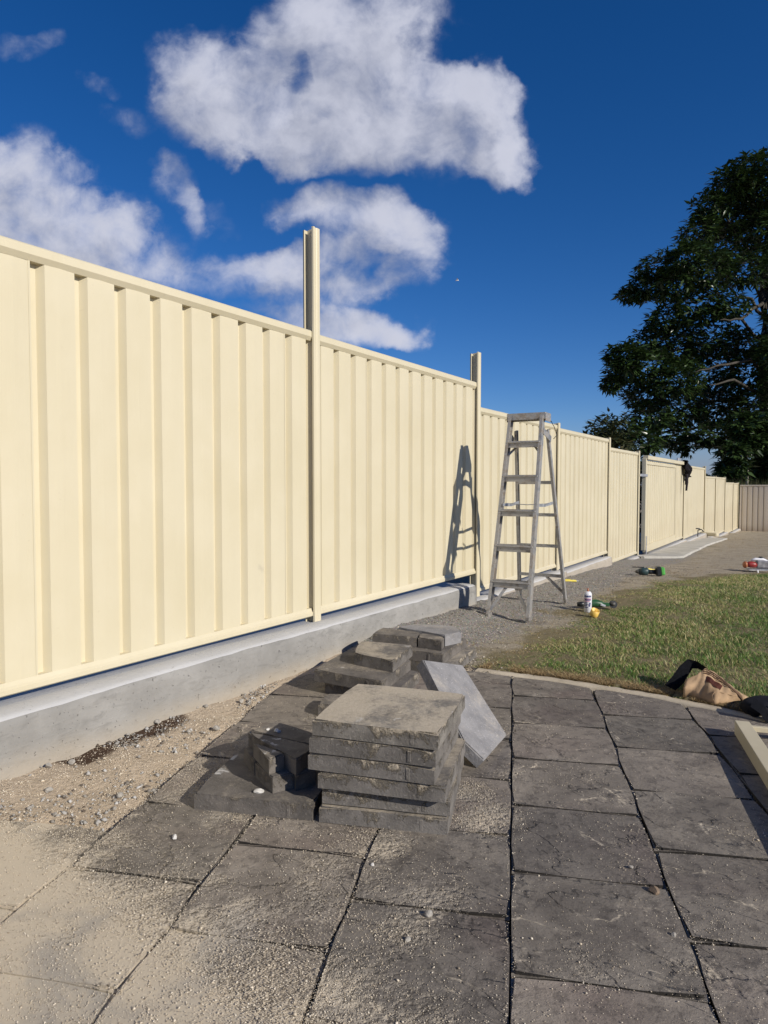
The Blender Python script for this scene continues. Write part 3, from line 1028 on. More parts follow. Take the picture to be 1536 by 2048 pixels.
BAYS = [(-4.78, -2.39, .245, 2.00, -4.1), (-2.385, 0.0, .238, 1.99, -1.783), (0.0, 2.385, .238, 1.98, .020), (2.385, 4.68, .06, 1.765, 2.50), (4.68, 7.07, .025, 1.735, 4.80), (7.07, 9.07, -.150, 1.615, 7.2),
        (12.93, 13.97, -.20, 1.555, 13.0), (13.97, 17.58, -.235, 1.525, 14.1), (17.58, 20.03, -.43, 1.30, 17.7), (20.03, 22.68, -.54, 1.30, 20.1), (22.68, 25.42, -.68, 1.14, 22.8), (25.42, 27.42, -.69, 1.125, 25.5)]
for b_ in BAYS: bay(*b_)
for s, zb, zt in [(-2.385, .15, 2.03), (0.0, .195, 2.61), (2.385, .0, 2.25), (4.68, -.02, 1.79), (7.07, -.2, 1.755), (9.09, -.24, 1.645), (13.97, -.30, 1.575), (17.58, -.5, 1.575), (20.03, -.62, 1.33), (22.68, -.75, 1.325), (25.42, -.78, 1.15), (27.42, -.85, 1.16)]:
    p_ = post(fence, s, zb, zt)
    if s < 10:
        top = zt if s not in (0.0, 2.385) else {0.0: 1.99, 2.385: 1.98}[s]
        for x, z in ((-.010, top - .03), (.011, top - .045), (-.010, zb + .06), (.011, zb + .05)): screw(p_, s + x, z)

# ------------------------------------------------------------------ gate
gate = tag(empty('metal_gate', tuple(fw(9.62, 0, -.2))), 'cream corrugated steel gate hung beside the open gap in the fence', 'gate')
ga, gb = 9.66, 12.80
sheet(gate, ga + .05, gb - .02, -.08, 1.50, 9.7, M['cream'], lift=.012)
def gbox(name, s0, s1, d0, d1, z0, z1, mat, parent=gate, bev=.003):
    bm = bmesh.new()
    box(bm, (0, 0, 0), (s1 - s0, d1 - d0, z1 - z0), None, bev)
    rot = Matrix.Rotation(F_ANG, 4, 'Z')
    bmesh.ops.transform(bm, matrix=Matrix.Translation(fw((s0 + s1) / 2, (d0 + d1) / 2, (z0 + z1) / 2)) @ rot, verts=bm.verts)
    o = obj(name, bm, mat)
    local(o, parent)
    return o
gbox('stile', ga - .045, ga + .048, -.055, .015, -.14, 1.53, M['cream'])
gbox('stile', gb - .03, gb + .02, -.055, .0, -.17, 1.50, M['cream'])
gbox('top_rail', ga - .01, 13.80, -.05, .045, 1.515, 1.585, M['cream'])
gbox('frame_rail', ga + .05, gb - .04, -.045, .012, 1.425, 1.475, M['cream'])
gbox('bottom_rail', ga + .05, gb - .032, -.045, .018, -.185, -.045, M['cream'])
gbox('latch', 9.10, 9.70, .016, .030, 1.20, 1.245, M['galv'])
gbox('drop_bolt', ga + .008, ga + .028, .017, .034, -.215, .12, M['galv'])
gbox('end_cap', 13.80, 13.84, -.052, .047, 1.51, 1.59, M['can_white'])
# bracket lying on the gate's rail
bm = bmesh.new()
for (s0, s1, d0, d1, z0, z1) in ((13.0, 13.9, -.06, .02, 1.587, 1.61), (13.1, 13.5, -.03, .0, 1.61, 1.66)):
    b2 = bmesh.new(); box(b2, (0, 0, 0), (s1 - s0, d1 - d0, z1 - z0), None, .004)
    bmesh.ops.transform(b2, matrix=Matrix.Translation(fw((s0 + s1) / 2, (d0 + d1) / 2, (z0 + z1) / 2)) @ Matrix.Rotation(F_ANG, 4, 'Z'), verts=b2.verts)
    tmp = bpy.data.meshes.new('t'); b2.to_mesh(tmp); b2.free(); bm.from_mesh(tmp); bpy.data.meshes.remove(tmp)
tag(obj('metal_bracket', bm, M['galv']), 'flat shiny metal bracket lying on top of the gate rail', 'bracket')

# dark jacket hung over the fence beside the gate
bm = bmesh.new()
nu, nv = 26, 20
grid = []
hem = [.62, .60, .55, .48, .52, .70, .88, .93, .92, .80, .70, .66, .62, .60]
for j in range(nv + 1):
    row = []
    fj = j / nv
    for i in range(nu + 1):
        fi = i / nu
        ln = float(np.interp(fi * 13, range(14), hem)) * .60
        s = 13.96 + (fi - .5) * (.74 - .16 * abs(fj - .4)) + .10 * fj * (.5 - fi)
        z = 1.615 - ln * max(0, fj - .12) / .88
        d = -.05 + .12 * min(1, fj / .12) if fj < .12 else .065 + .05 * math.sin(fi * 17 + fj * 3) * min(1, fj * 2) + .04 * math.sin(fj * 9 + fi * 4)
        row.append(bm.verts.new(fw(s, d, z + .015 * math.sin(fi * 11))))
    grid.append(row)
for a, b in zip(grid, grid[1:]):
    for i in range(nu): bm.faces.new((a[i], a[i + 1], b[i + 1], b[i]))
bmesh.ops.solidify(bm, geom=bm.faces[:], thickness=.03)
jk = tag(obj('jacket', bm, M['dark_cloth'], smooth=True), 'dark jacket hung over the fence top beside the gate', 'jacket')
bm = bmesh.new()
tube(bm, [fw(13.66, .10, 1.30), fw(13.64, .11, 1.10), fw(13.63, .10, .92)], [.035, .03, .022], 8)
obj('sleeve', bm, M['dark_cloth'], jk, True)

# cream rail offcut on the slab
rb = fw(16.1, .35, 0)
bm = bmesh.new()
zr = ground_at(rb.x, rb.y) + .04
q0, q1 = Vector((8.62, 18.9, zr + .055)), Vector((9.02, 18.35, zr + .055))
beam(bm, q0, q1, .14, .10, bevel=.02)
tag(obj('rail_offcut', bm, M['cream']), 'short cream steel offcut lying across the pale slab', 'offcut')
# tap on the last footing
bm = bmesh.new()
c = fw(15.6, .10, 0)
tube(bm, [(c.x, c.y, -.3), (c.x, c.y, -.10)], .012, 8)
tube(bm, [(c.x, c.y, -.10), (c.x + .07, c.y - .03, -.08), (c.x + .11, c.y - .05, -.12)], .014, 8)
lathe(bm, [(.05, -.012), (.055, 0), (.05, .012)], 12, Matrix.Translation((c.x, c.y, -.06)))
tag(obj('garden_tap', bm, M['black_plastic']), 'small black garden tap at the foot of the fence behind the slab', 'tap')

# ------------------------------------------------------------------ far fence
pc = FP + FD * 27.42
far = tag(empty('metal_fence', (pc.x, pc.y, -.8)), 'drab grey-beige steel fence closing the far end of the yard', 'fence')
def ff(s, d, z):
    p = pc + FN * s - FD * d
    return Vector((p.x, p.y, z))
sx = .06
k = 0
while sx < 22:
    e = min(sx + 2.37, 22)
    for i in range(3):
        sheet(far, sx + (e - sx) * i / 3 - .005, sx + (e - sx) * (i + 1) / 3, -.86 , 1.02, .1, M['far'], frame=ff, lift=.0016 * (i % 2))
    prism(far, 'top_rail', TOPR, sx, e, 1.055, M['far'], frame=ff)
    prism(far, 'bottom_rail', BOTR, sx, e, -.88, M['far'], frame=ff)
    if k: post(far, sx - .01, -.95, 1.07, M['far'], frame=ff, w=.03)
    sx = e + .02
    k += 1

# ------------------------------------------------------------------ stepladder
T = Vector((.875, -.484, 0)); Fd = Vector((.484, .875, 0))
L0 = Vector((.957, 5.20, 0))
L0.z = ground_at(L0.x, L0.y) + .012
ladder = tag(empty('stepladder', tuple(L0), math.atan2(T.y, T.x)), 'weathered aluminium stepladder standing on the gravel by the fence', 'stepladder')
def lobj(name, bm, mat=None, parent=None, smooth=False):
    return obj(name, bm, mat or M['alu'], parent or ladder, smooth)
H = 1.60
def fr(side, z):   # front rail centre (local: x across, y forward)
    k = z / H
    return Vector((side * (.168 - .028 * k), .43 * k, z))
def rr(side, z):
    k = z / (H - .10)
    return Vector((side * (.215 - .075 * k), .93 - .37 * k, z))
for sd in (-1, 1):
    bm = bmesh.new()
    a, b = fr(sd, 0), fr(sd, H - .02)
    n_ = (b - a).normalized().cross(Vector((1, 0, 0)))
    beam(bm, a, b, .004, .068, up=n_)
    for q in (-.032, .032):
        beam(bm, a + n_ * q - Vector((sd * .011, 0, 0)), b + n_ * q - Vector((sd * .011, 0, 0)), .022, .004, up=n_)
    rail = lobj('front_rail', bm)
    bm = bmesh.new(); box(bm, a + Vector((-sd * .008, 0, .012)), (.030, .075, .03), None, .004)
    lobj('foot', bm, M['worn_foot'], rail)
    bm = bmesh.new()
    a, b = rr(sd, 0), rr(sd, H - .12)
    n_ = (b - a).normalized().cross(Vector((1, 0, 0)))
    beam(bm, a, b, .004, .045, up=n_)
    for q in (-.021, .021):
        beam(bm, a + n_ * q - Vector((sd * .010, 0, 0)), b + n_ * q - Vector((sd * .010, 0, 0)), .02, .004, up=n_)
    rail = lobj('rear_rail', bm)
    bm = bmesh.new(); box(bm, a + Vector((-sd * .008, 0, .015)), (.026, .05, .03), None, .004)
    lobj('foot', bm, M['worn_foot'], rail)
for i, z in enumerate((.275, .55, .825, 1.10, 1.375)):
    bm = bmesh.new()
    a, b = fr(-1, z), fr(1, z)
    y0 = a.y - .030
    hw = b.x - .004
    box(bm, (0, y0 + .042, z), (hw * 2, .084, .004))
    for q in range(6): box(bm, (0, y0 + .006 + q * .0145, z + .003), (hw * 2, .005, .004))
    box(bm, (0, y0 + .001, z - .024), (hw * 2, .003, .050))
    box(bm, (0, y0 - .006, z - .006), (hw * 2, .010, .012), None, .003)
    box(bm, (0, y0 + .082, z - .018), (hw * 2, .003, .036))
    tr_ = lobj('tread', bm)
    for sd in (-1, 1):
        for zz_ in (-.012, -.034):
            bm = bmesh.new(); lathe(bm, [(.005, 0), (.005, .004), (.002, .006)], 8, Matrix.Translation((sd * (hw - .012), y0 - .0005, z + zz_)) @ Matrix.Rotation(PI / 2, 4, 'X'))
            lobj('rivet', bm, M['black_plastic'], tr_)
bm = bmesh.new()
box(bm, (0, .485, H + .004), (.325, .150, .012), None, .003)
box(bm, (0, .411, H - .022), (.325, .004, .046))
box(bm, (0, .558, H - .022), (.325, .004, .048))
for sd in (-1, 1): box(bm, (sd * .161, .485, H - .030), (.004, .150, .060), None, .001)
lobj('top_cap', bm)
for z in (.235, .50, .77, 1.045):
    bm = bmesh.new(); a, b = rr(-1, z), rr(1, z)
    beam(bm, a - Vector((0, .012, 0)), b - Vector((0, .012, 0)), .028, .006, up=(0, 1, 0))
    lobj('rear_bar', bm)
for sd in (-1, 1):    # braces and spreaders
    bm = bmesh.new()
    a = fr(sd, .05) + Vector((-sd * .015, -.01, 0)); b = Vector((sd * .035, fr(1, .25).y - .01, .235))
    beam(bm, a, b, .022, .005, up=(0, 1, 0)); lobj('front_brace', bm)
    bm = bmesh.new()
    a = rr(sd, .075) + Vector((-sd * .01, 0, 0)); b = Vector((sd * .055, rr(1, .23).y - .014, .225))
    beam(bm, a, b, .024, .005, up=(0, 1, 0)); lobj('rear_brace', bm)
    bm = bmesh.new()
    a, b = fr(sd, .865) + Vector((-sd * .02, 0, 0)), rr(sd, .875) + Vector((-sd * .02, 0, 0))
    mid = (a + b) / 2 + Vector((0, 0, -.012))
    beam(bm, a, mid, .004, .024, up=(0, 0, 1)); beam(bm, mid, b, .004, .024, up=(0, 0, 1)); lobj('spreader', bm, M['galv'])
    bm = bmesh.new()
    a = fr(sd, 1.27) + Vector((-sd * .012, .03, 0)); b = Vector((sd * .06, fr(1, 1.36).y + .05, 1.355))
    beam(bm, a, b, .018, .004, up=(0, 1, 0)); lobj('tread_brace', bm)
    bm = bmesh.new()    # hinge plate
    a = fr(sd, 1.46) + Vector((sd * .006, 0, 0)); b = rr(sd, 1.40) + Vector((sd * .014, 0, 0))
    beam(bm, a, b, .004, .05, up=(0, 0, 1)); lobj('hinge_plate', bm)
bm = bmesh.new(); tube(bm, [(-.18, .45, .872), (0, .45, .862), (.18, .45, .872)], .004, 6); lobj('spreader_rod', bm, M['galv'])
bm = bmesh.new(); tube(bm, [(.165, .55, 1.55), (.19, .56, 1.50), (.215, .55, 1.43), (.19, .54, 1.40)], .003, 6); lobj('cord', bm, M['black_nylon'])

# ------------------------------------------------------------------ loose pavers in stacks
CP_, SP_ = math.cos(PITCH), math.sin(PITCH)
def onz(px, py, z):
    d = ray(px, py)
    k = (z - CAM_H) / d[2]
    return (d[0] * k, d[1] * k)


def paver_block(name, label, poly, z0, z1, mat, cat='paver', group=None, nib=True, tilt=(0, 0), jit=.0012, seg=.09, bev=.007):
    cx = sum(p[0] for p in poly) / len(poly); cy = sum(p[1] for p in poly) / len(poly)
    loc = [(p[0] - cx, p[1] - cy) for p in poly]
    a2 = sum(loc[i][0] * loc[(i + 1) % len(loc)][1] - loc[(i + 1) % len(loc)][0] * loc[i][1] for i in range(len(loc)))
    if a2 < 0: loc = loc[::-1]
    bm = slab_bm(loc, 0, z1 - z0, seg=seg, jit=jit, bev=bev)
    for e in bm.verts:
        if e.co.z < .001:
            e.co.z += random.uniform(0, .0008)
    if nib:   # moulded spacer ribs on the sides
        n = len(loc)
        for i in range(n):
            a, b = Vector((*loc[i], 0)), Vector((*loc[(i + 1) % n], 0))
            L = (b - a).length
            if L < .3: continue
            dr = (b - a) / L
            for f in (.80,):
                c = a + dr * L * f
                box(bm, (c.x, c.y, (z1 - z0) * .47), (.013, .0035, (z1 - z0) * .72), Matrix.Rotation(math.atan2(dr.y, dr.x), 3, 'Z'), .002)
    o = obj(name, bm, mat)
    o.location = (cx, cy, z0)
    o.rotation_euler = (tilt[0], tilt[1], 0)
    tag(o, label, cat, group)
    return o


def square(cx, cy, yaw, w=.4, d=.4):
    c, s = math.cos(R(yaw)), math.sin(R(yaw))
    return [(cx + x * c - y * s, cy + x * s + y * c) for x, y in ((-w / 2, -d / 2), (w / 2, -d / 2), (w / 2, d / 2), (-w / 2, d / 2))]


TH = .0545
MAIN = [(.036, 2.236, -12, 'bottom paver of the tall six-paver stack, resting on the paving', 'block'),
        (.046, 2.246, -12.5, 'second paver from the bottom of the tall six-paver stack, set back in shadow', 'block'),
        (.040, 2.222, -15, 'third paver from the bottom of the tall six-paver stack, sandy front edge jutting out', 'block'),
        (.012, 2.226, -16.5, 'fourth paver from the bottom of the tall six-paver stack, crusted with mortar', 'block'),
        (.018, 2.222, -17, 'second paver from the top of the tall six-paver stack', 'block'),
        (.030, 2.218, -18, 'sand-dusted top paver of the tall six-paver stack', 'block_top')]
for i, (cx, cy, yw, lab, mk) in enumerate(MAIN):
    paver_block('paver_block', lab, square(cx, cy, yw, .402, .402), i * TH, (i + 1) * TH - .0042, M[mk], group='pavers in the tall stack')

# paver on the ground left of the tall stack, with cut pieces on it
fl, frr = onz(388, 1618, 0), onz(628, 1642, 0)
dv = Vector((frr[0] - fl[0], frr[1] - fl[1])).normalized(); pv_ = Vector((-dv.y, dv.x))
c0 = Vector(fl) + dv * .2 + pv_ * .2
paver_block('paver_block', 'whole dark paver lying flat under the left pile of cut pieces', square(c0.x, c0.y, math.degrees(math.atan2(dv.y, dv.x)), .40, .40), 0, .052, M['block_dark'], group='pavers in the left pile')
def z4(pts, z): return [onz(380 + x / 5.12, 1420 + y / 5.12, z) for x, y in pts]
def shrink(poly, k=.985):
    cx = sum(p[0] for p in poly) / len(poly); cy = sum(p[1] for p in poly) / len(poly)
    return [(cx + (x - cx) * k, cy + (y - cy) * k) for x, y in poly]
PIECES = [
    ([(660, 530), (845, 690), (1072, 635), (960, 500)], 0, 'wedge-shaped cut paver piece under the pointed one in the left pile'),
    ([(1085, 665), (1290, 600), (1300, 490), (975, 495)], 0, 'cut paver piece at the right of the left pile, shaded by the tall stack'),
    ([(548, 380), (655, 515), (950, 488), (860, 330)], 0, 'cut paver piece at the back left of the lower layer in the left pile'),
    ([(645, 325), (805, 500), (968, 440), (850, 398)], 1, 'pointed cut paver piece with a chipped corner on top of the left pile'),
    ([(590, 218), (852, 385), (965, 435), (1092, 503), (1290, 370), (930, 282)], 1, 'long cut paver piece across the middle of the left pile'),
    ([(622, 203), (928, 276), (1290, 355), (1330, 250), (880, 112)], 1, 'cut paver piece with white mortar crumbs at the back of the left pile'),
]
for pts, lv, lab in PIECES:
    zb = .052 + lv * TH
    paver_block('paver_piece', lab, shrink(z4(pts, zb + TH), .98), zb, zb + TH - .001, M['block_dark'], 'paver piece', 'cut paver pieces in the left pile', nib=False, seg=.05, jit=.0016, bev=.004)
# crumbs of mortar on that pile
def lump(name, label, loc, r, mat, cat='stone', group=None, squash=.7, seed=0):
    bm = bmesh.new()
    bmesh.ops.create_icosphere(bm, subdivisions=2, radius=r)
    rs = random.Random(seed)
    ax = [Vector((rs.uniform(-1, 1), rs.uniform(-1, 1), rs.uniform(-1, 1))).normalized() for _ in range(7)]
    of = [rs.uniform(.45, .95) for _ in ax]
    for v_ in bm.verts:
        for a, o_ in zip(ax, of):     # planar facets like broken concrete
            dd = v_.co.dot(a) - o_ * r
            if dd > 0: v_.co -= a * dd
        v_.co.z *= squash
        v_.co *= 1 + rs.uniform(-.05, .05)
    zmin = min(v_.co.z for v_ in bm.verts)
    for v_ in bm.verts: v_.co.z -= zmin + r * .08
    o = obj(name, bm, mat)
    o.location = loc
    o.rotation_euler = (0, 0, rs.uniform(0, 6))
    return tag(o, label, cat, group)
M['chunk'] = mat_simple('broken_concrete', (.36, .335, .295), .95, 0, .15, .35, 40, .004)
M['chunk_brown'] = mat_simple('brown_stone', (.23, .17, .12), .95, 0, .15, .35, 40, .004)
M['chunk_white'] = mat_simple('white_mortar', (.62, .60, .56), .95, 0, .15, .2, 40, .004)
for i, (x, y) in enumerate([(880, 215), (905, 225), (800, 200)]):
    p = z4([(x, y)], .052 + 2 * TH)[0]
    lump('mortar_crumb', 'white mortar crumb on the back cut piece of the left pile', (p[0], p[1], .052 + 2 * TH - .002), .010 - .002 * (i == 2), M['chunk_white'], 'mortar crumb', 'mortar crumbs on the left pile', .6, i)
p = z4([(705, 845)], .052)[0]
lump('mortar_crumb', 'flat white mortar chip on the whole paver under the left pile', (p[0], p[1], .051), .018, M['chunk_white'], 'mortar crumb', None, .4, 9)

# back-left stack
FLp, FRp = Vector((-.352, 3.40)), Vector((-.012, 3.185))
dv = (FRp - FLp).normalized(); pv_ = Vector((.35, .937)).normalized()
def quad(a, b, back, l): return [tuple(a), tuple(b), tuple(b + back * l), tuple(a + back * l)]
sh_ = dv * .05 + pv_ * .03
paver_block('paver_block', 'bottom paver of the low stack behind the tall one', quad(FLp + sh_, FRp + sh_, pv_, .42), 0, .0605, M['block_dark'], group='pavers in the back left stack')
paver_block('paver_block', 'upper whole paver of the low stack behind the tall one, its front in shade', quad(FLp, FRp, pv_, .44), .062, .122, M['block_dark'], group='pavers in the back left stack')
tp = [(-.155, 3.484), (.044, 3.335), (.155, 3.66), (-.128, 3.754)]
paver_block('paver_piece', 'brownish broken paver piece with white dust on top of the low back stack', tp, .123, .183, M['block'], 'paver piece', nib=False, jit=.003, seg=.05)
paver_block('paver_piece', 'small paver offcut in the shade beside the tall stack', quad(Vector((-.30, 3.06)), Vector((-.17, 3.03)), Vector((.2, .98)), .16), 0, .055, M['block_dark'], 'paver piece', nib=False, seg=.05)
paver_block('paver_piece', 'broken paver corner at the foot of the low back stack', [(.03, 3.02), (.13, 3.10), (.10, 3.2), (.02, 3.13)], 0, .05, M['block'], 'paver piece', nib=False, seg=.04, jit=.004)
# back-right stack
A_, B_ = Vector((-.05, 3.90)), Vector((.322, 3.714))
bk = Vector((.42, .907)).normalized()
of_ = Vector((.045, -.02))
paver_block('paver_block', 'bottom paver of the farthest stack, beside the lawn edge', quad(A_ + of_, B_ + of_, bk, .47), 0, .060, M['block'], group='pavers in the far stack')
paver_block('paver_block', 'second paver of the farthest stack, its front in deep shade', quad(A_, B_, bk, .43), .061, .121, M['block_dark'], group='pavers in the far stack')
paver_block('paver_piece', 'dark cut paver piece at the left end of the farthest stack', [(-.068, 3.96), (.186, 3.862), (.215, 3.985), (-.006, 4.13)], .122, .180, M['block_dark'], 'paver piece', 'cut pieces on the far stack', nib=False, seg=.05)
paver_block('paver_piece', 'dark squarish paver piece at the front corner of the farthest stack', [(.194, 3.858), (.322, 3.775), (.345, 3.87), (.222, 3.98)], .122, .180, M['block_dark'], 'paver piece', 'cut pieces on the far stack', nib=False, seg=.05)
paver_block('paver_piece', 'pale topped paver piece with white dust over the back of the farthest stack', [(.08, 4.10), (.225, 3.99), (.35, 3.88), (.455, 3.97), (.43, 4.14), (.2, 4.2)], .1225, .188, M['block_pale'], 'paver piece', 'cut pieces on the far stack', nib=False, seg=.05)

# slab leaning on the stack, pale underside up
B2 = Vector((.475, 2.745, .0)); tl = R(40)
eK = Vector((.45, .893, 0)).normalized()
eL = Vector((-.893 * math.cos(tl), .45 * math.cos(tl), math.sin(tl)))
eN = eK.cross(eL)
if eN.z < 0: eN = -eN
out_ = [(0, 0), (.335, .175), (.446, -.072), (.352, -.135), (.10, -.30), (0, -.29)]
bm = bmesh.new()
dn = .045
top = [bm.verts.new(B2 + eL * l + eK * k + eN * dn) for l, k in out_]
bot = [bm.verts.new(B2 + eL * l + eK * k) for l, k in out_]
n = len(top)
for i in range(n): bm.faces.new((top[i], top[(i + 1) % n], bot[(i + 1) % n], bot[i]))
ft = bm.faces.new(top); bm.faces.new(bot[::-1])
bmesh.ops.bevel(bm, geom=ft.edges[:], offset=.005, segments=2, affect='EDGES')
o = obj('paver_piece', bm, M['block_pale'])
tag(o, 'pale grey cut paver leaning at a slant against the stacks', 'paver piece')

# ------------------------------------------------------------------ scattered stones
STONES = [((857, 1832), .011, 'chunk', 'pale grey pebble on the paving near the front'), ((1308, 1787), .014, 'chunk_brown', 'brown stone casting a shadow on the paving at the lower right'),
          ((350, 1678), .010, 'chunk_white', 'white pebble alone on the dark paver at the left'), ((815, 1882), .008, 'chunk', 'small grey pebble on the paving near the bottom middle'),
          ((1262, 1736), .007, 'chunk', 'small grey pebble on the paving beside the right-hand joint'), ((1348, 1873), .007, 'chunk', 'small pale pebble on the paving at the lower right'),
          ((745, 1731), .007, 'chunk_white', 'tiny white pebble beside the joint left of the middle')]
for i, ((px, py), r, mk, lab) in enumerate(STONES):
    x, y = onz(px, py, 0)
    lump('pebble', lab, (x, y, .0), r, M[mk], 'pebble', None, .75, 40 + i)
CH = [(315, 750), (215, 775), (690, 590), (640, 570), (610, 735), (525, 900), (215, 860), (100, 905), (240, 965), (830, 610), (865, 525), (800, 540), (905, 520), (500, 945), (620, 820), (950, 610), (1290, 335), (1330, 315), (1100, 440), (1060, 485),
      (190, 890), (130, 940), (205, 1025), (250, 1030), (300, 1045), (350, 1055), (60, 980), (640, 605), (335, 765), (560, 640)]
for i, (x, y) in enumerate(CH):
    px, py = x * .4557, 1180 + y * .4557
    X, Y = onz(px, py, 0.0)
    r = random.choice((.006, .007, .009, .011, .014)) * random.uniform(.9, 1.2)
    zc = -.02 + float((fbm(X * 7, Y * 7, 21, 5) - .5) * .055)
    s_, d_ = (X - FP.x) * FD.x + (Y - FP.y) * FD.y, (X - FP.x) * FN.x + (Y - FP.y) * FN.y
    zc += .02 * float(sstep(d_, .55, .15))
    lump('concrete_chunk', 'pale grey broken concrete crumb on the sandy strip along the footing', (X, Y, zc), r, M['chunk'], 'rubble', 'concrete crumbs on the sandy strip', .75, 100 + i)

# ------------------------------------------------------------------ scatters (stuff)
OCT_V = np.array([(1, 0, 0), (0, 1, 0), (-1, 0, 0), (0, -1, 0), (0, 0, 1), (0, 0, -1)], float)
OCT_F = np.array([(0, 1, 4), (1, 2, 4), (2, 3, 4), (3, 0, 4), (1, 0, 5), (2, 1, 5), (3, 2, 5), (0, 3, 5)])


def grains(name, x, y, z, r, mat, squash=.7):
    n = len(x)
    a = rng.uniform(0, 2 * PI, n)
    sc = r[:, None] * rng.uniform(.65, 1.3, (n, 3))
    sc[:, 2] *= squash
    tiltx = rng.uniform(-.5, .5, n)
    V = OCT_V[None] * (1 + rng.uniform(-.3, .3, (n, 6, 1)))
    V = V * sc[:, None, :]
    ca, sa = np.cos(a)[:, None], np.sin(a)[:, None]
    X = V[..., 0] * ca - V[..., 1] * sa
    Y = V[..., 0] * sa + V[..., 1] * ca
    Z = V[..., 2] + X * tiltx[:, None]
    P = np.stack([X + x[:, None], Y + y[:, None], Z + (z + r * squash * .55)[:, None]], -1)
    Fc = OCT_F[None] + (np.arange(n) * 6)[:, None, None]
    tint = np.repeat(rng.uniform(0, 1, n), 6)
    me = np_mesh(name, P.reshape(-1, 3), Fc.reshape(-1, 3), tint)
    return tag(obj(name, me, mat), kind='stuff')


def film_cov(x, y):
    l = (x + .95) * -.643 + (y - 2.0) * -.766
    c = np.clip((l + .30) / .46, 0, 1)
    for bx, by, r, w in FILM_BLOBS:
        c = np.maximum(c, np.clip(1 - ((x - bx) ** 2 + (y - by) ** 2) / r ** 2, 0, 1) * w)
    return c


# sand grains on the paving; density falls from the sandy corner, clings to patches and joints
N = 1000000
gxs = rng.uniform(-1.6, 2.2, N); gys = 1.1 + 2.9 * rng.uniform(0, 1, N) ** 1.35
uu, vv = paver_uv(gxs, gys)
cov = film_cov(gxs, gys)
nz1 = fbm(gxs * 4.5, gys * 4.5, 61, 5)
nz2 = fbm(gxs * 16, gys * 16, 67, 3)
pden = (.022 + .25 * cov * (.4 + nz2)) * (1 - .6 * sstep(cov, .75, 1.0)) + .34 * sstep(cov + (nz1 - .5) * 1.6, .35, .85) * (1 - .75 * sstep(cov, .8, 1.0)) + .12 * sstep(nz1, .56, .74) + .06 * sstep(nz2, .62, .8)
jd = np.min(np.abs(uu[:, None] - np.array(US)[None]), 1)
pden = np.where(jd < .012, np.maximum(pden, np.where(uu < -.3, .55, .22)), pden)
pden *= np.clip(1.25 - .33 * np.maximum(gxs, 0), .45, 1.3) * np.clip(1.5 - .3 * gys, .35, 1)
blk = ((np.abs((gxs - .034) * PU.x + (gys - 2.23) * PU.y) < .19) & (np.abs((gxs - .034) * PV.x + (gys - 2.23) * PV.y) < .19))
blk |= ((np.abs((gxs - c0.x) * PU.x + (gys - c0.y) * PU.y) < .2) & (np.abs((gxs - c0.x) * PV.x + (gys - c0.y) * PV.y) < .2))
ok = (rng.uniform(0, 1, N) < pden) & (edge_d(gxs, gys) < -.01) & ~blk & ((uu > -1.2) | (vv < 1.83)) & (np.abs(gxs) < .62 * gys + .1)
ok &= (jd > .004) | (uu < -.3)
X, Y = gxs[ok], gys[ok]
rr_ = rng.gamma(2.0, .00028, len(X)) + .00055
rr_ = np.where(rng.uniform(0, 1, len(X)) < .007, rr_ * 2.2, rr_)
grains('sand_grains', X, Y, np.where(jd[ok] < .004, -.004, .0012) + 0 * X, np.minimum(rr_, .0045), M['sandgrain'])
print('grains', len(X))

# sand grains and crumbs over the sandy strip
N = 90000
X = rng.uniform(-1.7, .2, N); Y = rng.uniform(1.75, 4.4, N)
uu, vv = paver_uv(X, Y)
fd_ = (X - FP.x) * FN.x + (Y - FP.y) * FN.y
fs_ = (X - FP.x) * FD.x + (Y - FP.y) * FD.y
ok = (uu < -1.2) & (vv > 1.82) & (fd_ > .16)
X, Y, fd_, fs_ = X[ok], Y[ok], fd_[ok], fs_[ok]
Z = -.022 + (fbm(X * 7, Y * 7, 21, 5) - .5) * .055 + .02 * sstep(fd_, .55, .15)
grains('sand_crumbs', X, Y, Z - .001, rng.gamma(2.0, .00055, len(X)) + .0008, M['sandgrain'])
sel = (rng.uniform(0, 1, len(X)) < .08 + .22 * sstep(fd_, .36, .18) + .10 * sstep(fs_, -1.5, -2.1)) & (fbm(X * 5, Y * 5, 77) > .42)
X, Y, Z = X[sel], Y[sel], Z[sel]
grains('rubble', X, Y, Z, np.minimum(rng.gamma(1.5, .0022, len(X)) + .0015, .011), M['rubble'])

# crusher dust near the footing
N = 150000
X = rng.uniform(-.5, 4.5, N); Y = 3.7 + 6.3 * rng.uniform(0, 1, N) ** 1.7
fd_ = (X - FP.x) * FN.x + (Y - FP.y) * FN.y
fs_ = (X - FP.x) * FD.x + (Y - FP.y) * FD.y
lw_ = lawn_w(X, Y)
pd = sstep(fd_, 1.3, .3) * .8 + .35 * sstep(lw_, .1, -.4)
ok = (rng.uniform(0, 1, N) < pd) & (fd_ > .15) & (edge_d(X, Y) > .0) & (fs_ > -.3) & (lw_ < .15)
X, Y = X[ok], Y[ok]
Zg = ground_z(X, Y) + (fbm(X * 3, Y * 3, 3) - .5) * .03 + (fbm(X * 14, Y * 14, 5, 3) - .5) * .022
grains('gravel', X, Y, Zg - .001, np.minimum(rng.gamma(2.2, .0010, len(X)) + .0010, .008), M['gravel'])


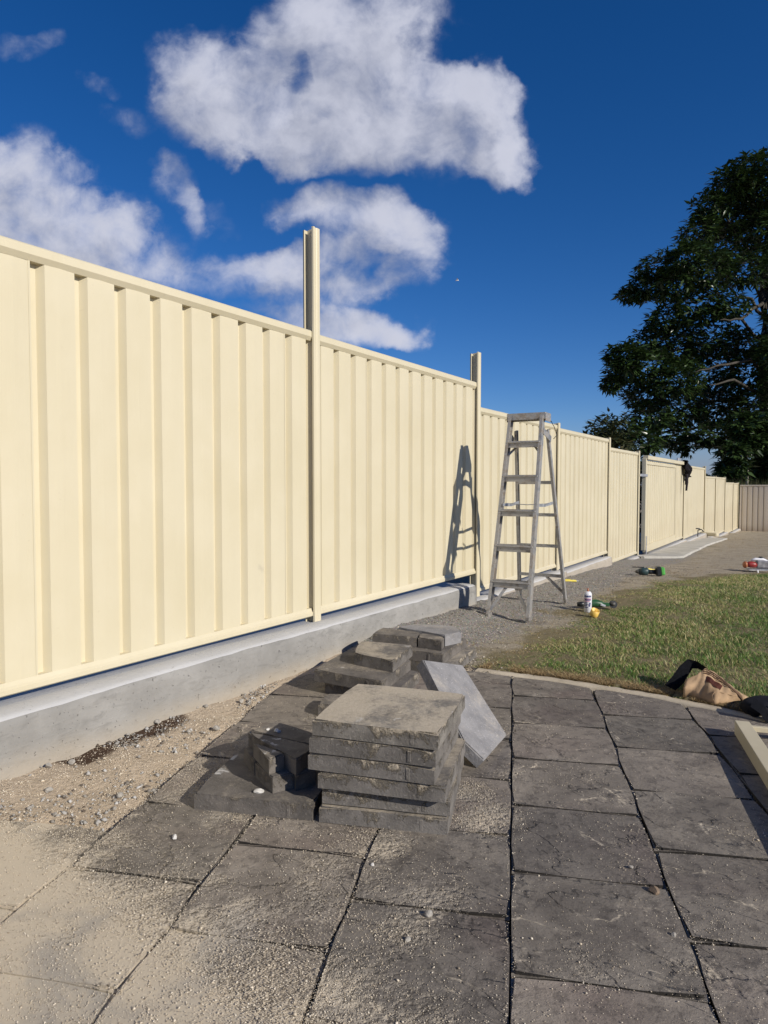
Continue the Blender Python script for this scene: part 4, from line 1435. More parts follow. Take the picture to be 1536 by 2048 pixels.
def blades(name, x, y, z, h, w, lean, mat, tint):
    n = len(x)
    a = rng.uniform(0, 2 * PI, n)
    ux, uy = np.cos(a), np.sin(a)
    la = a + PI / 2 + rng.uniform(-.9, .9, n)
    lx, ly = np.cos(la) * lean, np.sin(la) * lean
    P = np.zeros((n, 5, 3))
    for k, (hh, ww, ll) in enumerate(((0, 1, 0), (0, -1, 0), (.55, .8, .3), (.55, -.8, .3), (1.0, 0, 1.0))):
        P[:, k, 0] = x + ux * w * ww * .5 + lx * ll
        P[:, k, 1] = y + uy * w * ww * .5 + ly * ll
        P[:, k, 2] = z + h * hh
    base = (np.arange(n) * 5)[:, None]
    Fc = np.concatenate([base + np.array([[0, 1, 3]]), base + np.array([[0, 3, 2]]), base + np.array([[2, 3, 4]])], 0)
    me = np_mesh(name, P.reshape(-1, 3), Fc, np.repeat(tint, 5), smooth=True)
    return tag(obj(name, me, mat), kind='stuff')


# lawn
N = 720000
Y = 2.2 + 8.2 * rng.uniform(0, 1, N) ** 1.8
X = rng.uniform(.4, 7.5, N)
lw_ = lawn_w(X, Y)
nzA = fbm(X * 2.2, Y * 2.2, 91, 4); nzB = fbm(X * 8, Y * 8, 95, 3)
dens = sstep(lw_ + (nzA - .5) * .6, -.16, .24) * (.30 + 1.0 * nzB)
ok = (rng.uniform(0, 1, N) < dens) & (X < .60 * Y + .55) & (edge_d(X, Y) > .085)
X, Y, lw_, nzA, nzB = X[ok], Y[ok], lw_[ok], nzA[ok], nzB[ok]
n = len(X)
inner = sstep(lw_ + (nzA - .5) * .4, .0, .6)
Zg = ground_z(X, Y) - .006
h = (.008 + .022 * inner * (.25 + 1.2 * fbm(X * 11, Y * 11, 131, 3))) * rng.uniform(.5, 1.35, n)
w = rng.uniform(.0022, .0048, n) * (1 + .10 * np.maximum(Y - 3, 0))
near_g = sstep(Y, 5.6, 3.6)
dry = np.clip(.52 - .36 * near_g * inner + (nzA - .5) * 1.3 + .35 * sstep(X, 1.5, .7), .08, .92)
tint = np.where(rng.uniform(0, 1, n) < dry, rng.uniform(.55, 1.0, n), rng.uniform(.05, .58, n))
blades('lawn_grass', X, Y, Zg, h, w, rng.uniform(.010, .046, n), M['grass'], tint)
print('blades', n)

# dead thatch along the mortar edge and straw over the bare ground
N = 26000
k = rng.integers(2, len(EDGE) - 1, N)
f = rng.uniform(0, 1, N)
E_ = np.array(EDGE)
X = E_[k, 0] * (1 - f) + E_[k + 1, 0] * f if False else E_[np.minimum(k, len(EDGE) - 2), 0] * (1 - f) + E_[np.minimum(k, len(EDGE) - 2) + 1, 0] * f
Y = E_[np.minimum(k, len(EDGE) - 2), 1] * (1 - f) + E_[np.minimum(k, len(EDGE) - 2) + 1, 1] * f
off = .085 + np.abs(rng.normal(0, .055, N))
X = X + off * .5; Y = Y + off * .87
ok = (Y > 2.3) & (fbm(X * 6, Y * 6, 13) > .36)
X, Y = X[ok], Y[ok]
n = len(X)
blades('dead_thatch', X, Y, ground_z(X, Y) - .006, rng.uniform(.004, .022, n), rng.uniform(.002, .004, n), rng.uniform(.01, .04, n), M['straw'], rng.uniform(0, .8, n))
N = 120000
Y = 4.2 + 18 * rng.uniform(0, 1, N) ** 1.9
X = rng.uniform(.2, 14, N)
lw_ = lawn_w(X, Y)
fd_ = (X - FP.x) * FN.x + (Y - FP.y) * FN.y
ok = (lw_ < .3) & (fd_ > .55) & (X < .62 * Y + .5) & (fbm(X * 1.4, Y * 3, 45, 4) > .42) & (edge_d(X, Y) > .15)
X, Y = X[ok], Y[ok]
n = len(X)
blades('dry_straw', X, Y, ground_z(X, Y) - .003, rng.uniform(.003, .014, n), rng.uniform(.002, .004, n) * (1 + .12 * (Y - 4)), rng.uniform(.01, .05, n), M['straw'], rng.uniform(.2, 1, n))
# weeds sprouting in the sandy strip
N = 500
X = rng.uniform(-1.4, -.3, N); Y = rng.uniform(1.9, 4.0, N)
uu, vv = paver_uv(X, Y); fd_ = (X - FP.x) * FN.x + (Y - FP.y) * FN.y
ok = (uu < -1.2) & (vv > 1.83) & (fd_ > .2) & (fbm(X * 5, Y * 5, 3) > .55)
X, Y = X[ok], Y[ok]; n = len(X)
blades('dead_roots', X, Y, np.full(n, -.018), rng.uniform(.004, .012, n), np.full(n, .0015), rng.uniform(.02, .06, n), M['straw'], rng.uniform(0, .5, n))

# ------------------------------------------------------------------ tools and small things
def place(o, x, y, rz=0.0, dz=0.0):
    o.location = (x, y, ground_at(x, y) + dz)
    o.rotation_euler = (0, 0, rz)
    return o


# spray can
cx, cy = onz(1175.5, 1224, .0)
can = tag(place(empty('spray_can'), cx, cy, math.atan2(-cy, -cx) , .0), 'white spray can with navy print and orange nozzle standing on the lawn edge', 'spray can')
bm = bmesh.new(); lathe(bm, [(.028, 0), (.0315, .003), (.0315, .148), (.030, .155), (.022, .168), (.013, .172)], 24)
obj('can_body', bm, M['can_white'], can, True)
def can_print(name, z0, z1, a0, a1, mat, r=.0319):
    bm = bmesh.new()
    n = max(2, int((a1 - a0) / .15))
    lo = [bm.verts.new((r * math.cos(a0 + (a1 - a0) * i / n), r * math.sin(a0 + (a1 - a0) * i / n), z0)) for i in range(n + 1)]
    hi = [bm.verts.new((v_.co.x, v_.co.y, z1)) for v_ in lo]
    for i in range(n): bm.faces.new((lo[i], lo[i + 1], hi[i + 1], hi[i]))
    obj(name, bm, mat, can, True)
a = -1.0
for wdt in (.22, .25, .20, .28, .10, .26, .22):       # a bold line of lettering round the shoulder
    can_print('lettering', .126, .141, a, a + wdt, M['can_navy']); a += wdt + .06
can_print('print_band', .108, .119, -1.2, .9, M['can_pink'])
can_print('print_band', .088, .098, -1.1, .5, M['can_pink'])
for z, a0, a1 in ((.100, -.9, .8), (.078, -1.1, -.1), (.066, -1.0, .0), (.054, -1.1, -.2), (.040, -.9, .1), (.060, .15, .75), (.072, .3, .8), (.049, .2, .6)):
    can_print('lettering', z, z + (.010 if a1 > .3 else .006), a0, a1, M['can_navy'], .0320)
bm = bmesh.new(); lathe(bm, [(.009, .172), (.009, .180), (.006, .184), (.006, .196), (.003, .198)], 12)
tube(bm, [(0, 0, .190), (.004, -.028, .193)], .0018, 6)
obj('nozzle', bm, M['orange'], can, True)
# its cap
x, y = onz(1187, 1229, .02)
bm = bmesh.new(); lathe(bm, [(.033, 0), (.034, .002), (.034, .050), (.0325, .050), (.0322, .004), (.001, .004)], 22)
o = tag(obj('can_cap', bm, M['yellow_cap'], None, True), 'yellow spray can cap lying tilted beside the can', 'cap')
o.location = (x, y, ground_at(x, y) + .014); o.rotation_euler = (R(22), R(14), 0)

# green cordless grinder lying in the grass behind the can
x, y = onz(1193, 1214, .02)
gr1 = tag(place(empty('cordless_tool'), x, y, -.05, .012), 'dark green cordless tool lying in the grass behind the spray can', 'power tool')
bm = bmesh.new(); tube(bm, [(-.16, 0, .03), (-.13, 0, .032), (-.10, 0, .032)], [.018, .022, .022], 10); obj('battery', bm, M['black_plastic'], gr1, True)
bm = bmesh.new(); tube(bm, [(-.10, 0, .032), (-.06, 0, .036), (-.01, 0, .040), (.04, 0, .032), (.055, 0, .028)], [.024, .030, .034, .026, .020], 12); obj('body', bm, M['green'], gr1, True)
bm = bmesh.new(); box(bm, (.075, 0, .03), (.06, .035, .03), None, .006); obj('grip', bm, M['green'], gr1)
bm = bmesh.new(); box(bm, (.045, -.03, .028), (.045, .012, .018), Matrix.Rotation(.3, 3, 'Y'), .003); obj('label_plate', bm, M['galv'], gr1)
bm = bmesh.new(); lathe(bm, [(.016, -.018), (.022, -.01), (.022, .012), (.012, .02)], 14, Matrix.Translation((.135, 0, .034)) @ Matrix.Rotation(.5, 4, 'X')); obj('head', bm, M['dark_metal'], gr1)
bm = bmesh.new(); lathe(bm, [(.034, -.003), (.034, .003)], 20, Matrix.Translation((.138, 0, .032)) @ Matrix.Rotation(1.0, 4, 'X')); obj('disc_guard', bm, M['black_plastic'], gr1)

# drill with a green battery
x, y = onz(1299, 1153, -.08)
dr = tag(place(empty('cordless_drill'), x, y, -.18, .0), 'dark cordless drill with a bright green battery lying on the bare ground', 'drill')
bm = bmesh.new(); tube(bm, [(-.125, -.02, .055), (-.09, -.02, .058), (-.04, -.02, .058), (-.02, -.02, .055)], [.036, .046, .048, .034], 12); obj('motor_housing', bm, M['teal'], dr, True)
bm = bmesh.new(); tube(bm, [(-.17, -.02, .055), (-.15, -.02, .055), (-.125, -.02, .055)], [.014, .022, .032], 12); obj('chuck', bm, M['dark_metal'], dr, True)
bm = bmesh.new(); tube(bm, [(-.03, 0, .055), (.02, .01, .052), (.07, .01, .052)], [.032, .026, .030], 10); obj('grip', bm, M['black_plastic'], dr, True)
bm = bmesh.new(); box(bm, (.105, .0, .062), (.07, .10, .115), Matrix.Rotation(-.12, 3, 'Y'), .015); obj('battery_mount', bm, M['black_plastic'], dr)
bm = bmesh.new(); box(bm, (.148, -.004, .066), (.05, .09, .098), Matrix.Rotation(-.12, 3, 'Y'), .012); obj('battery', bm, M['green_bright'], dr)
bm = bmesh.new(); tube(bm, [(-.20, .03, .105), (-.06, .02, .105)], .006, 6); obj('bit_holder', bm, M['black_plastic'], dr)
# yellow bits
x, y = onz(1301, 1143, -.1)
bm = bmesh.new(); tube(bm, [(-.08, 0, .012), (-.02, .01, .028), (.04, 0, .02), (.09, .01, .025)], [.012, .016, .010, .008], 8)
tag(place(obj('packing_strap', bm, M['yellow'], None, True), x, y, .1), 'twist of yellow strapping lying just behind the drill', 'strapping')
x, y = onz(1139, 1163, -.02)
bm = bmesh.new(); box(bm, (0, 0, .012), (.15, .045, .022), None, .008); box(bm, (-.02, 0, .026), (.06, .03, .008), None, .003)
kn = tag(place(obj('utility_knife', bm, M['yellow']), x, y, -.15), 'yellow utility knife on the gravel beside the ladder', 'knife')
bm = bmesh.new(); box(bm, (.085, 0, .012), (.025, .02, .012), None, .003); obj('blade_holder', bm, M['galv'], kn)

# saw at the far right of the lawn
x, y = onz(1512, 1139, -.10)
sw = tag(place(empty('circular_saw'), x, y, -.08, .0), 'red and grey circular saw standing on the lawn at the right', 'power tool')
bm = bmesh.new(); box(bm, (.03, 0, .035), (.30, .14, .012), None, .003); obj('base_plate', bm, M['galv'], sw)
bm = bmesh.new(); tube(bm, [(-.13, 0, .10), (-.09, 0, .105), (-.03, 0, .10), (.0, 0, .095)], [.024, .042, .042, .034], 14); obj('motor_housing', bm, M['red'], sw, True)
bm = bmesh.new(); lathe(bm, [(.036, -.02), (.046, -.01), (.046, .01), (.036, .02)], 16, Matrix.Translation((-.14, .01, .10)) @ Matrix.Rotation(PI / 2, 4, 'Y')); obj('end_cap', bm, M['orange'], sw, True)
bm = bmesh.new(); box(bm, (.09, .0, .105), (.20, .075, .11), Matrix.Rotation(.06, 3, 'Y'), .02); obj('blade_guard', bm, M['grey_case'], sw)
bm = bmesh.new(); tube(bm, [(-.06, .02, .155), (.0, .02, .175), (.10, .02, .170), (.17, .02, .14)], [.018, .02, .02, .016], 10); obj('handle', bm, M['can_white'], sw, True)
bm = bmesh.new(); box(bm, (.205, 0, .10), (.03, .08, .14), None, .008); obj('dust_port', bm, M['can_white'], sw)
bm = bmesh.new(); tube(bm, [(.05, .03, .19), (.08, .035, .185), (.12, .03, .165)], [.02, .026, .02], 8); obj('trigger_grip', bm, M['black_plastic'], sw, True)
bm = bmesh.new(); tube(bm, [(-.01, -.07, .036), (-.01, -.085, .0)], .008, 6); obj('stand_leg', bm, M['galv'], sw)

# tan suede tool pouch with black belt, on the lawn edge
def pouch_pt(px, py, z): p = onz(px, py, z); return Vector((p[0], p[1], z))
front = [pouch_pt(1368, 1374, .055), pouch_pt(1383, 1388, .02), pouch_pt(1405, 1400, .006), pouch_pt(1430, 1409, .004), pouch_pt(1455, 1407, .004), pouch_pt(1480, 1404, .004), pouch_pt(1503, 1400, .004)]
ridge = [pouch_pt(1372, 1358, .085), pouch_pt(1392, 1350, .105), pouch_pt(1411, 1336, .125), pouch_pt(1432, 1346, .105), pouch_pt(1456, 1366, .070), pouch_pt(1480, 1385, .035), pouch_pt(1504, 1399, .010)]
def resample(pl, n):
    d_ = [0]
    for a, b in zip(pl, pl[1:]): d_.append(d_[-1] + (b - a).length)
    tt = np.linspace(0, d_[-1], n)
    return [Vector([float(np.interp(t_, d_, [p[k] for p in pl])) for k in range(3)]) for t_ in tt]
NU, NV = 30, 16
fr_, rd_ = resample(front, NU), resample(ridge, NU)
pouch = tag(empty('tool_pouch', (1.6, 3.33, 0)), 'tan suede tool pouch with a brown leather patch lying on the lawn edge', 'tool pouch')
bm = bmesh.new()
rows = []
surf = []
for j in range(NV + 1):
    fj = j / NV
    row = []
    for i in range(NU):
        p = fr_[i].lerp(rd_[i], fj)
        e = math.sin(PI * min(1, max(0, i / (NU - 1)))) ** .6
        bul = math.sin(PI * (fj ** .75)) * .032 * e
        wr = .006 * math.sin(i * .55 + fj * 5) * e * math.sin(PI * fj) + .004 * math.sin(i * 1.7 - fj * 9) * e
        p = p + Vector((-.10, -.75, .65)) * (bul + wr)
        row.append(p)
    surf.append(row)
vb = [[bm.verts.new(p) for p in row] for row in surf]
backrow = [bm.verts.new((p.x + .03, p.y + .09 * (p.z / .12) + .02, max(.0, p.z * .45))) for p in surf[-1]]
floor_ = [bm.verts.new((p.x + .03, p.y + .10, .0)) for p in surf[-1]]
fl2 = [bm.verts.new((p.x, p.y + .01, .0)) for p in surf[0]]
allr = vb + [backrow, floor_, fl2]
for a, b in zip(allr, allr[1:]):
    for i in range(NU - 1): bm.faces.new((a[i], a[i + 1], b[i + 1], b[i]))
for i in range(NU - 1): bm.faces.new((allr[-1][i], allr[-1][i + 1], vb[0][i + 1], vb[0][i]))
bm.faces.new([r[0] for r in allr]); bm.faces.new([r[-1] for r in allr][::-1])
o = obj('pouch_body', bm, M['suede'], None, True); local(o, pouch)
def sp_at(fi, fj, lift=0.0):
    i = fi * (NU - 1); j = fj * NV
    i0, j0 = min(NU - 2, int(i)), min(NV - 1, int(j))
    a = surf[j0][i0].lerp(surf[j0][i0 + 1], i - i0); b = surf[j0 + 1][i0].lerp(surf[j0 + 1][i0 + 1], i - i0)
    return a.lerp(b, j - j0) + Vector((-.10, -.75, .65)) * lift
for k, dj in enumerate((.0, .075, .15)):   # piping lines over the flap
    bm = bmesh.new()
    tube(bm, [sp_at(f_, max(.02, min(.98, g_ - dj)), .006) for f_, g_ in ((.30, .99), (.38, .95), (.47, .90), (.56, .83), (.64, .75), (.72, .62), (.78, .45), (.82, .25), (.83, .06))], .0028, 6)
    o = obj('piping', bm, M['suede_dark'], None, True); local(o, pouch)
bm = bmesh.new()
tube(bm, [sp_at(f_, g_, .002) for f_, g_ in ((.42, .05), (.40, .16), (.43, .26), (.52, .30), (.64, .28), (.74, .24))], .0026, 6)
o = obj('seam', bm, M['suede'], None, True); local(o, pouch)
bm = bmesh.new()
gr = [[bm.verts.new(sp_at(.36 + .20 * a_ / 4 - .05 * b_ / 3, .72 - .30 * a_ / 4 * .55 - .22 * b_ / 3 * .9, .004)) for a_ in range(5)] for b_ in range(4)]
for a_, b_ in zip(gr, gr[1:]):
    for i in range(4): bm.faces.new((a_[i], a_[i + 1], b_[i + 1], b_[i]))
bmesh.ops.solidify(bm, geom=bm.faces[:], thickness=.003)
o = obj('leather_patch', bm, M['patch']); local(o, pouch)
# belt
def ribbon(bm, pts, wvec, th=.004):
    rows_ = []
    for p, w_ in zip(pts, wvec): rows_.append([bm.verts.new(p - w_ / 2), bm.verts.new(p + w_ / 2)])
    for a, b in zip(rows_, rows_[1:]): bm.faces.new((a[0], a[1], b[1], b[0]))
    bmesh.ops.solidify(bm, geom=bm.faces[:], thickness=th)
bm = bmesh.new()
up = [pouch_pt(1329, 1370, .035), pouch_pt(1345, 1352, .07), pouch_pt(1358, 1333, .11), pouch_pt(1375, 1318, .140), pouch_pt(1392, 1322, .135), pouch_pt(1412, 1334, .128)]
dn_ = [pouch_pt(1351, 1381, .012), pouch_pt(1367, 1367, .045), pouch_pt(1377, 1350, .075), pouch_pt(1385, 1337, .10), pouch_pt(1396, 1337, .10), pouch_pt(1408, 1344, .095)]
ribbon(bm, [(a + b) / 2 for a, b in zip(up, dn_)], [b - a for a, b in zip(up, dn_)])
o = obj('belt', bm, M['black_nylon']); local(o, pouch)

# black pouch at the right edge
bp = tag(empty('black_pouch', (1.80, 3.10, 0)), 'black padded pouch lying on the paving edge at the right', 'pouch')
bm = bmesh.new()
rows = []
for i in range(15):
    f_ = i / 14
    c = Vector((1.66 + .33 * f_, 3.06 + .13 * f_ + .02 * math.sin(f_ * 6), .0))
    hh = .025 + .045 * math.sin(PI * min(1, f_ * .9 + .15)) ** .7
    ww = .038 + .045 * math.sin(PI * min(1, f_ * .8 + .15))
    r = []
    for k in range(16):
        a = 2 * PI * k / 16
        y_ = math.cos(a) * ww * (1 + .1 * math.sin(3 * a + f_ * 7))
        z_ = hh * .5 * (1 + math.sin(a) * (1 + .15 * math.sin(5 * f_ + 2 * a)))
        r.append(bm.verts.new(c + Vector((-.38 * y_ * .6, y_ * .92, max(.001, z_)))))
    rows.append(r)
for a, b in zip(rows, rows[1:]):
    for k in range(16): bm.faces.new((a[k], a[(k + 1) % 16], b[(k + 1) % 16], b[k]))
bm.faces.new(rows[0][::-1]); bm.faces.new(rows[-1])
o = obj('padding', bm, M['black_nylon'], None, True); local(o, bp)
bm = bmesh.new()
ribbon(bm, [Vector((1.655, 3.02, .075)), Vector((1.69, 3.005, .05)), Vector((1.70, 2.985, .02)), Vector((1.715, 2.98, .004))], [Vector((.05, .06, .02))] * 4, .004)
o = obj('flap', bm, M['black_nylon']); local(o, bp)
for (x, y, z) in ((1.78, 3.06, .072), (1.745, 3.03, .055), (1.72, 3.0, .03)):
    bm = bmesh.new(); bmesh.ops.create_icosphere(bm, subdivisions=1, radius=.006); bmesh.ops.translate(bm, verts=bm.verts, vec=(x, y, z))
    o = obj('rivet', bm, M['galv']); local(o, bp)

# cream frame lying on the paving at the right edge
frm = tag(empty('gate_frame', (1.5, 2.7, 0)), 'cream steel gate frame lying on the paving at the right edge', 'frame')
a = Vector((1.503, 2.82, .032)); dirv = (Vector((1.350, 2.308, .032)) - a).normalized(); pr = Vector((-dirv.y, dirv.x, 0))
if pr.x < 0: pr = -pr
bm = bmesh.new(); beam(bm, a, a + dirv * 1.5, .056, .058, up=(0, 0, 1), bevel=.002)
o = obj('stile', bm, M['cream']); local(o, frm)
bm = bmesh.new(); beam(bm, a - dirv * .02 + pr * .028, a - dirv * .02 + pr * .9, .022, .022, up=(0, 0, 1), bevel=.002)
bmesh.ops.translate(bm, verts=bm.verts, vec=(0, 0, .008))
bmesh.ops.translate(bm, verts=bm.verts, vec=dirv * .045)
o = obj('rail', bm, M['cream']); local(o, frm)
bm = bmesh.new(); beam(bm, a + pr * .9, a + pr * .9 + dirv * 1.5, .056, .058, up=(0, 0, 1), bevel=.002)
o = obj('stile', bm, M['cream']); local(o, frm)
bm = bmesh.new(); c = a + dirv * .55 + pr * .45
box(bm, (c.x, c.y, .012), (.62, .62, .018), Matrix.Rotation(math.atan2(pr.y, pr.x), 3, 'Z'), .002)
tag(obj('plywood_board', bm, M['tan_ply']), 'tan board lying inside the cream frame at the right edge', 'board')

# ------------------------------------------------------------------ trees
LEAF = np.array([(0, 0, 0), (.30, .16, .03), (1, 0, -.10), (.30, -.16, .03)], float)


def leaves(name, cent, rad, per, size, mat, parent, shell=.55, droop=.35, tint_hi=.9):
    """whorls of leaves through a set of ellipsoid clumps"""
    Pw = []
    for (c, r, k) in zip(cent, rad, per):
        nw = int(k)
        d = rng.normal(0, 1, (nw, 3)); d /= np.linalg.norm(d, axis=1)[:, None]
        rr2 = (rng.uniform(shell ** 3, 1, nw)) ** (1 / 3)
        p = d * rr2[:, None] * np.array(r)[None]
        p *= (1 + .28 * (vnoise(d[:, 0] * 3 + c[0], d[:, 1] * 3 + d[:, 2] * 2.2 + c[2], 5) - .5))[:, None] * 1.1
        Pw.append(np.concatenate([p + np.array(c)[None], d], 1))
    Pw = np.concatenate(Pw, 0)
    nl = 6
    n = len(Pw) * nl
    base = np.repeat(Pw[:, :3], nl, 0) + rng.normal(0, size * .18, (n, 3))
    outd = np.repeat(Pw[:, 3:], nl, 0)
    a = rng.uniform(0, 2 * PI, n)
    e = rng.uniform(-.6, .5, n) - droop * .3
    dirv = np.stack([np.cos(a) * np.cos(e), np.sin(a) * np.cos(e), np.sin(e)], 1) * .9 + outd * .55
    dirv /= np.linalg.norm(dirv, axis=1)[:, None]
    upv = np.tile(np.array([[0, 0, 1.0]]), (n, 1)) + rng.normal(0, .35, (n, 3)) + outd * .3
    side = np.cross(dirv, upv); side /= np.linalg.norm(side, axis=1)[:, None]
    nor = np.cross(side, dirv)
    s = size * rng.uniform(.65, 1.25, n)
    V = base[:, None, :] + s[:, None, None] * (LEAF[None, :, 0:1] * dirv[:, None] + LEAF[None, :, 1:2] * side[:, None] * 1.15 + LEAF[None, :, 2:3] * nor[:, None])
    b4 = (np.arange(n) * 4)[:, None]
    Fc = np.concatenate([b4 + np.array([[0, 1, 2]]), b4 + np.array([[0, 2, 3]])], 0)
    clump = np.repeat(rng.uniform(0, .5, len(Pw)), nl)
    tint = np.clip(clump + rng.uniform(0, .45, n), 0, tint_hi) + (rng.uniform(0, 1, n) < .02) * .2
    me = np_mesh(name, V.reshape(-1, 3), Fc, np.repeat(np.clip(tint, 0, 1), 4))
    o = obj(name, me, mat)
    if parent is not None: local(o, parent)
    return o


def at_depth(px, py, Y):
    d = ray(px, py)
    k = Y / d[1]
    return np.array([d[0] * k, Y, CAM_H + d[2] * k])


TY = 36.0
base = at_depth(1545, 1000, TY); base[2] = -.9
tree = tag(empty('broadleaf_tree', tuple(base)), 'huge dark green broadleaf tree towering behind the far end of the fence', 'tree')
TRUNK = [base, at_depth(1540, 900, TY), at_depth(1535, 800, TY), at_depth(1530, 690, TY), at_depth(1528, 600, TY), at_depth(1535, 500, TY), at_depth(1540, 400, TY + .5)]
bm = bmesh.new(); tube(bm, [Vector(p) for p in TRUNK], [.55, .45, .38, .33, .28, .2, .1], 12)
o = obj('trunk', bm, M['bark'], None, True); local(o, tree)
BRANCH = [
    [(1530, 690, 0), (1490, 650, -.5), (1450, 600, -1.2), (1400, 560, -1.5)], [(1532, 730, 0), (1480, 700, .3), (1400, 690, .5), (1320, 705, .2), (1260, 720, -.2)],
    [(1530, 640, 0), (1500, 600, -.5), (1470, 590, -.6), (1430, 520, -.8)], [(1532, 620, 0), (1505, 560, .3), (1490, 500, .4)], [(1537, 820, 0), (1480, 800, .5), (1400, 805, .6), (1330, 775, .4), (1280, 770, .2)],
    [(1540, 850, 0), (1480, 865, -.8), (1420, 885, -1.2), (1385, 905, -1.4)], [(1538, 830, 0), (1460, 845, .6), (1350, 862, .4), (1260, 864, .0), (1215, 866, -.4)],
    [(1530, 600, 0), (1480, 640, -2), (1440, 640, -2.5)], [(1530, 680, 0), (1580, 620, -1), (1640, 560, -1)], [(1530, 720, 0), (1600, 700, -2), (1700, 680, -2)],
    [(1535, 560, 0), (1480, 470, 0), (1430, 410, 0)], [(1535, 760, 0), (1500, 720, -2.5), (1440, 730, -3.5), (1390, 745, -4)], [(1536, 800, 0), (1470, 760, -3), (1420, 770, -4)],
]
for br in BRANCH:
    P_ = [Vector(at_depth(x, y, TY + dz)) for x, y, dz in br]
    k_ = len(P_)
    fine_ = []
    for i in range(k_ - 1):
        for q in range(4): fine_.append(P_[i].lerp(P_[i + 1], q / 4) + Vector((random.uniform(-.06, .06), random.uniform(-.06, .06), random.uniform(-.06, .06))))
    fine_.append(P_[-1])
    bm = bmesh.new(); tube(bm, fine_, list(np.linspace(.10, .025, len(fine_))), 7)
    o = obj('branch', bm, M['bark'], None, True); local(o, tree)
CL = [  # x, y, rx, ry(px), density
    (1500, 345, 55, 38), (1460, 375, 45, 34), (1520, 390, 70, 45), (1425, 415, 42, 34), (1470, 430, 60, 40), (1395, 470, 40, 34), (1450, 490, 70, 42), (1520, 470, 60, 45), (1375, 520, 42, 34), (1320, 535, 45, 30), (1285, 575, 34, 24), (1340, 570, 50, 28), (1410, 540, 60, 38), (1490, 540, 60, 38),
    (1262, 590, 26, 14), (1238, 708, 24, 18), (1226, 768, 20, 14), (1335, 640, 45, 30), (1390, 610, 60, 42), (1455, 615, 40, 26), (1300, 685, 45, 30), (1260, 720, 42, 30), (1240, 745, 28, 24), (1300, 740, 55, 36), (1360, 690, 60, 42), (1420, 680, 60, 38), (1480, 690, 45, 34), (1290, 790, 48, 34), (1350, 760, 60, 42), (1420, 750, 65, 42), (1490, 750, 55, 45),
    (1300, 835, 45, 30), (1250, 862, 42, 20), (1222, 868, 26, 12), (1360, 820, 60, 40), (1430, 820, 65, 40), (1495, 820, 55, 45), (1340, 872, 45, 28), (1290, 885, 34, 22), (1375, 890, 24, 18), (1430, 870, 45, 22), (1470, 885, 40, 26),
    (1560, 350, 90, 50), (1600, 430, 110, 60), (1580, 540, 70, 60), (1570, 640, 40, 30), (1590, 720, 70, 60), (1600, 820, 90, 60), (1690, 520, 90, 80), (1700, 650, 100, 90), (1690, 790, 100, 80), (1750, 700, 80, 120), (1640, 620, 70, 60), (1545, 700, 30, 24),
]
cent, rad, per = [], [], []
for (x, y, rx, ry) in CL:
    dz = random.uniform(-3.5, 1.5)
    if y < 420: dz *= .5
    c = at_depth(x, y, TY + dz)
    m_ = TY / FPX
    r_ = (rx * m_ * .86, (rx + ry) / 2 * m_ * 1.0, ry * m_ * .84)
    cent.append(c); rad.append(r_); per.append(135 * (r_[0] * r_[2]) ** .85 + 30)
leaves('crown', cent, rad, per, .38, M['leaf'], tree, .45)

# smaller tree in front of it at the right, behind the far fence
TY2 = 30.5
b2 = at_depth(1493, 1010, TY2); b2[2] = -.9
tree2 = tag(empty('broadleaf_tree', tuple(b2)), 'smaller dark tree with a pale thin trunk just behind the far grey-beige fence', 'tree')
bm = bmesh.new(); tube(bm, [Vector(b2), Vector(at_depth(1494, 940, TY2)), Vector(at_depth(1493, 905, TY2)), Vector(at_depth(1496, 885, TY2 + .8))], [.075, .065, .055, .03], 8)
o = obj('trunk', bm, mat_simple('pale_bark', (.36, .33, .28), .9, 0, .2, .3, 6, .01), None, True); local(o, tree2)
cent, rad, per = [], [], []
for (x, y, rx, ry, dz) in ((1465, 905, 26, 16, 0), (1480, 935, 16, 10, 0), (1455, 938, 16, 9, .2), (1445, 930, 10, 5, .2), (1472, 955, 16, 12, .5), (1530, 880, 40, 30, 1.2), (1540, 930, 36, 34, 1.6), (1505, 880, 34, 26, .8), (1515, 945, 22, 24, 2.0), (1590, 900, 50, 60, 1), (1500, 850, 44, 22, 1)):
    c = at_depth(x, y, TY2 + dz); m_ = TY2 / FPX
    r_ = (rx * m_, (rx + ry) / 2 * m_, ry * m_)
    cent.append(c); rad.append(r_); per.append(300 * (r_[0] * r_[2]) ** .85 + 18)
leaves('crown', cent, rad, per, .36, M['leaf'], tree2, .3)


def shrub(label, cx, cy, z0, r, hgt, n=7, size=.16, group=None):
    e_ = tag(empty('shrub', (cx, cy, z0)), label, 'shrub', group)
    cent = [(cx + random.uniform(-.6, .6) * r, cy + random.uniform(-.6, .6) * r, z0 + hgt * random.uniform(.3, .8)) for _ in range(n)]
    leaves('foliage', cent, [(r * .55, r * .55, hgt * .32)] * n, [150] * n, size, M['shrub'], e_, .2)
    bm = bmesh.new()
    for c in cent: tube(bm, [(cx, cy, z0), (cx + (c[0] - cx) * .5, cy + (c[1] - cy) * .5, z0 + (c[2] - z0) * .6), c], [.035, .025, .01], 6)
    o = obj('stems', bm, M['bark'], None, True); local(o, e_)


p = fw(12.2, -1.3, 0); shrub('dark shrub showing through the gap between fence and gate', p.x, p.y, -.35, 1.0, 2.6, 14)
p = fw(10.5, -.95, 0); shrub('low dark shrub right behind the open gap beside the gate', p.x, p.y, -.4, .6, 1.5, 8)
p = fw(14.5, -4.0, 0); shrub('brownish shrub farther back in the gap beside the gate', p.x, p.y, -.45, 1.5, 1.9, 9)
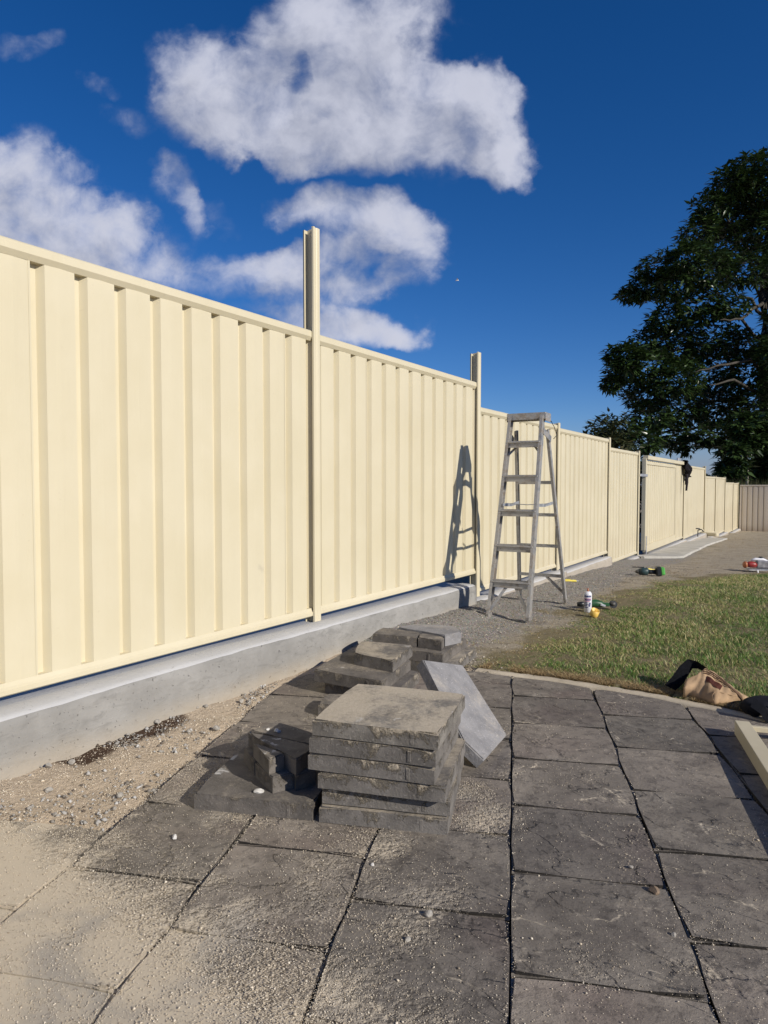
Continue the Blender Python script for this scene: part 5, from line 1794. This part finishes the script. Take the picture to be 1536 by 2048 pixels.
# tall dry grass and low growth behind the far fence
for lab, px in (('olive tall grass clump rising behind the fence corner', 1468), ('brown tall grass clump behind the far fence near the thin trunk', 1500), ('brown tall grass clump behind the far fence at the right edge', 1530)):
    c = at_depth(px, 975, 29.2)
    e_ = tag(empty('grass_clump', (c[0], c[1], -.9)), lab, 'grass clump')
    n = 420
    X = c[0] + rng.normal(0, .34, n); Y = c[1] + rng.uniform(-.4, .4, n)
    a = rng.uniform(0, 2 * PI, n)
    o = blades('grass_leaves', X, Y, np.full(n, -.9), rng.uniform(1.75, 2.3, n), np.full(n, .03), rng.uniform(.05, .45, n), M['shrub'], rng.uniform(.2, .9, n) + (.1 if px == 1468 else 0))
    if 'kind' in o: del o['kind']
    local(o, e_)
c = at_depth(1465, 962, 70)
hill = []
e_ = tag(empty('distant_tree', (c[0], c[1], -1)), 'distant bluish tree top just above the low end of the fence', 'tree')
leaves('crown', [(c[0] + q * 1.6, c[1], .7 + .3 * (q % 2)) for q in range(-2, 3)], [(1.5, 1.5, 1.3)] * 5, [120] * 5, .5, M['leaf'], e_, .3)
bm = bmesh.new(); tube(bm, [(c[0], c[1], -1), (c[0], c[1], 1)], [.2, .1], 8)
o = obj('trunk', bm, M['bark'], None, True); local(o, e_)

# tiny bird high in the blue
c = Vector(at_depth(914, 561, 60))
bird = tag(empty('bird', tuple(c)), 'tiny white bird high in the blue sky right of the tall post', 'bird')
bm = bmesh.new(); tube(bm, [(-.14, 0, 0), (-.05, 0, .01), (.06, 0, .015), (.13, 0, .02), (.17, 0, .015)], [.015, .04, .05, .035, .008], 8); obj('body', bm, M['white_bird'], bird, True)
for sd in (-1, 1):
    bm = bmesh.new()
    v_ = [bm.verts.new(q) for q in ((.07, sd * .03, .02), (-.04, sd * .03, .02), (-.05, sd * .25, .12), (.05, sd * .25, .13), (-.06, sd * .48, .05))]
    bm.faces.new((v_[0], v_[1], v_[2], v_[3])); bm.faces.new((v_[3], v_[2], v_[4]))
    bmesh.ops.solidify(bm, geom=bm.faces[:], thickness=.01)
    obj('wing', bm, M['white_bird'], bird)
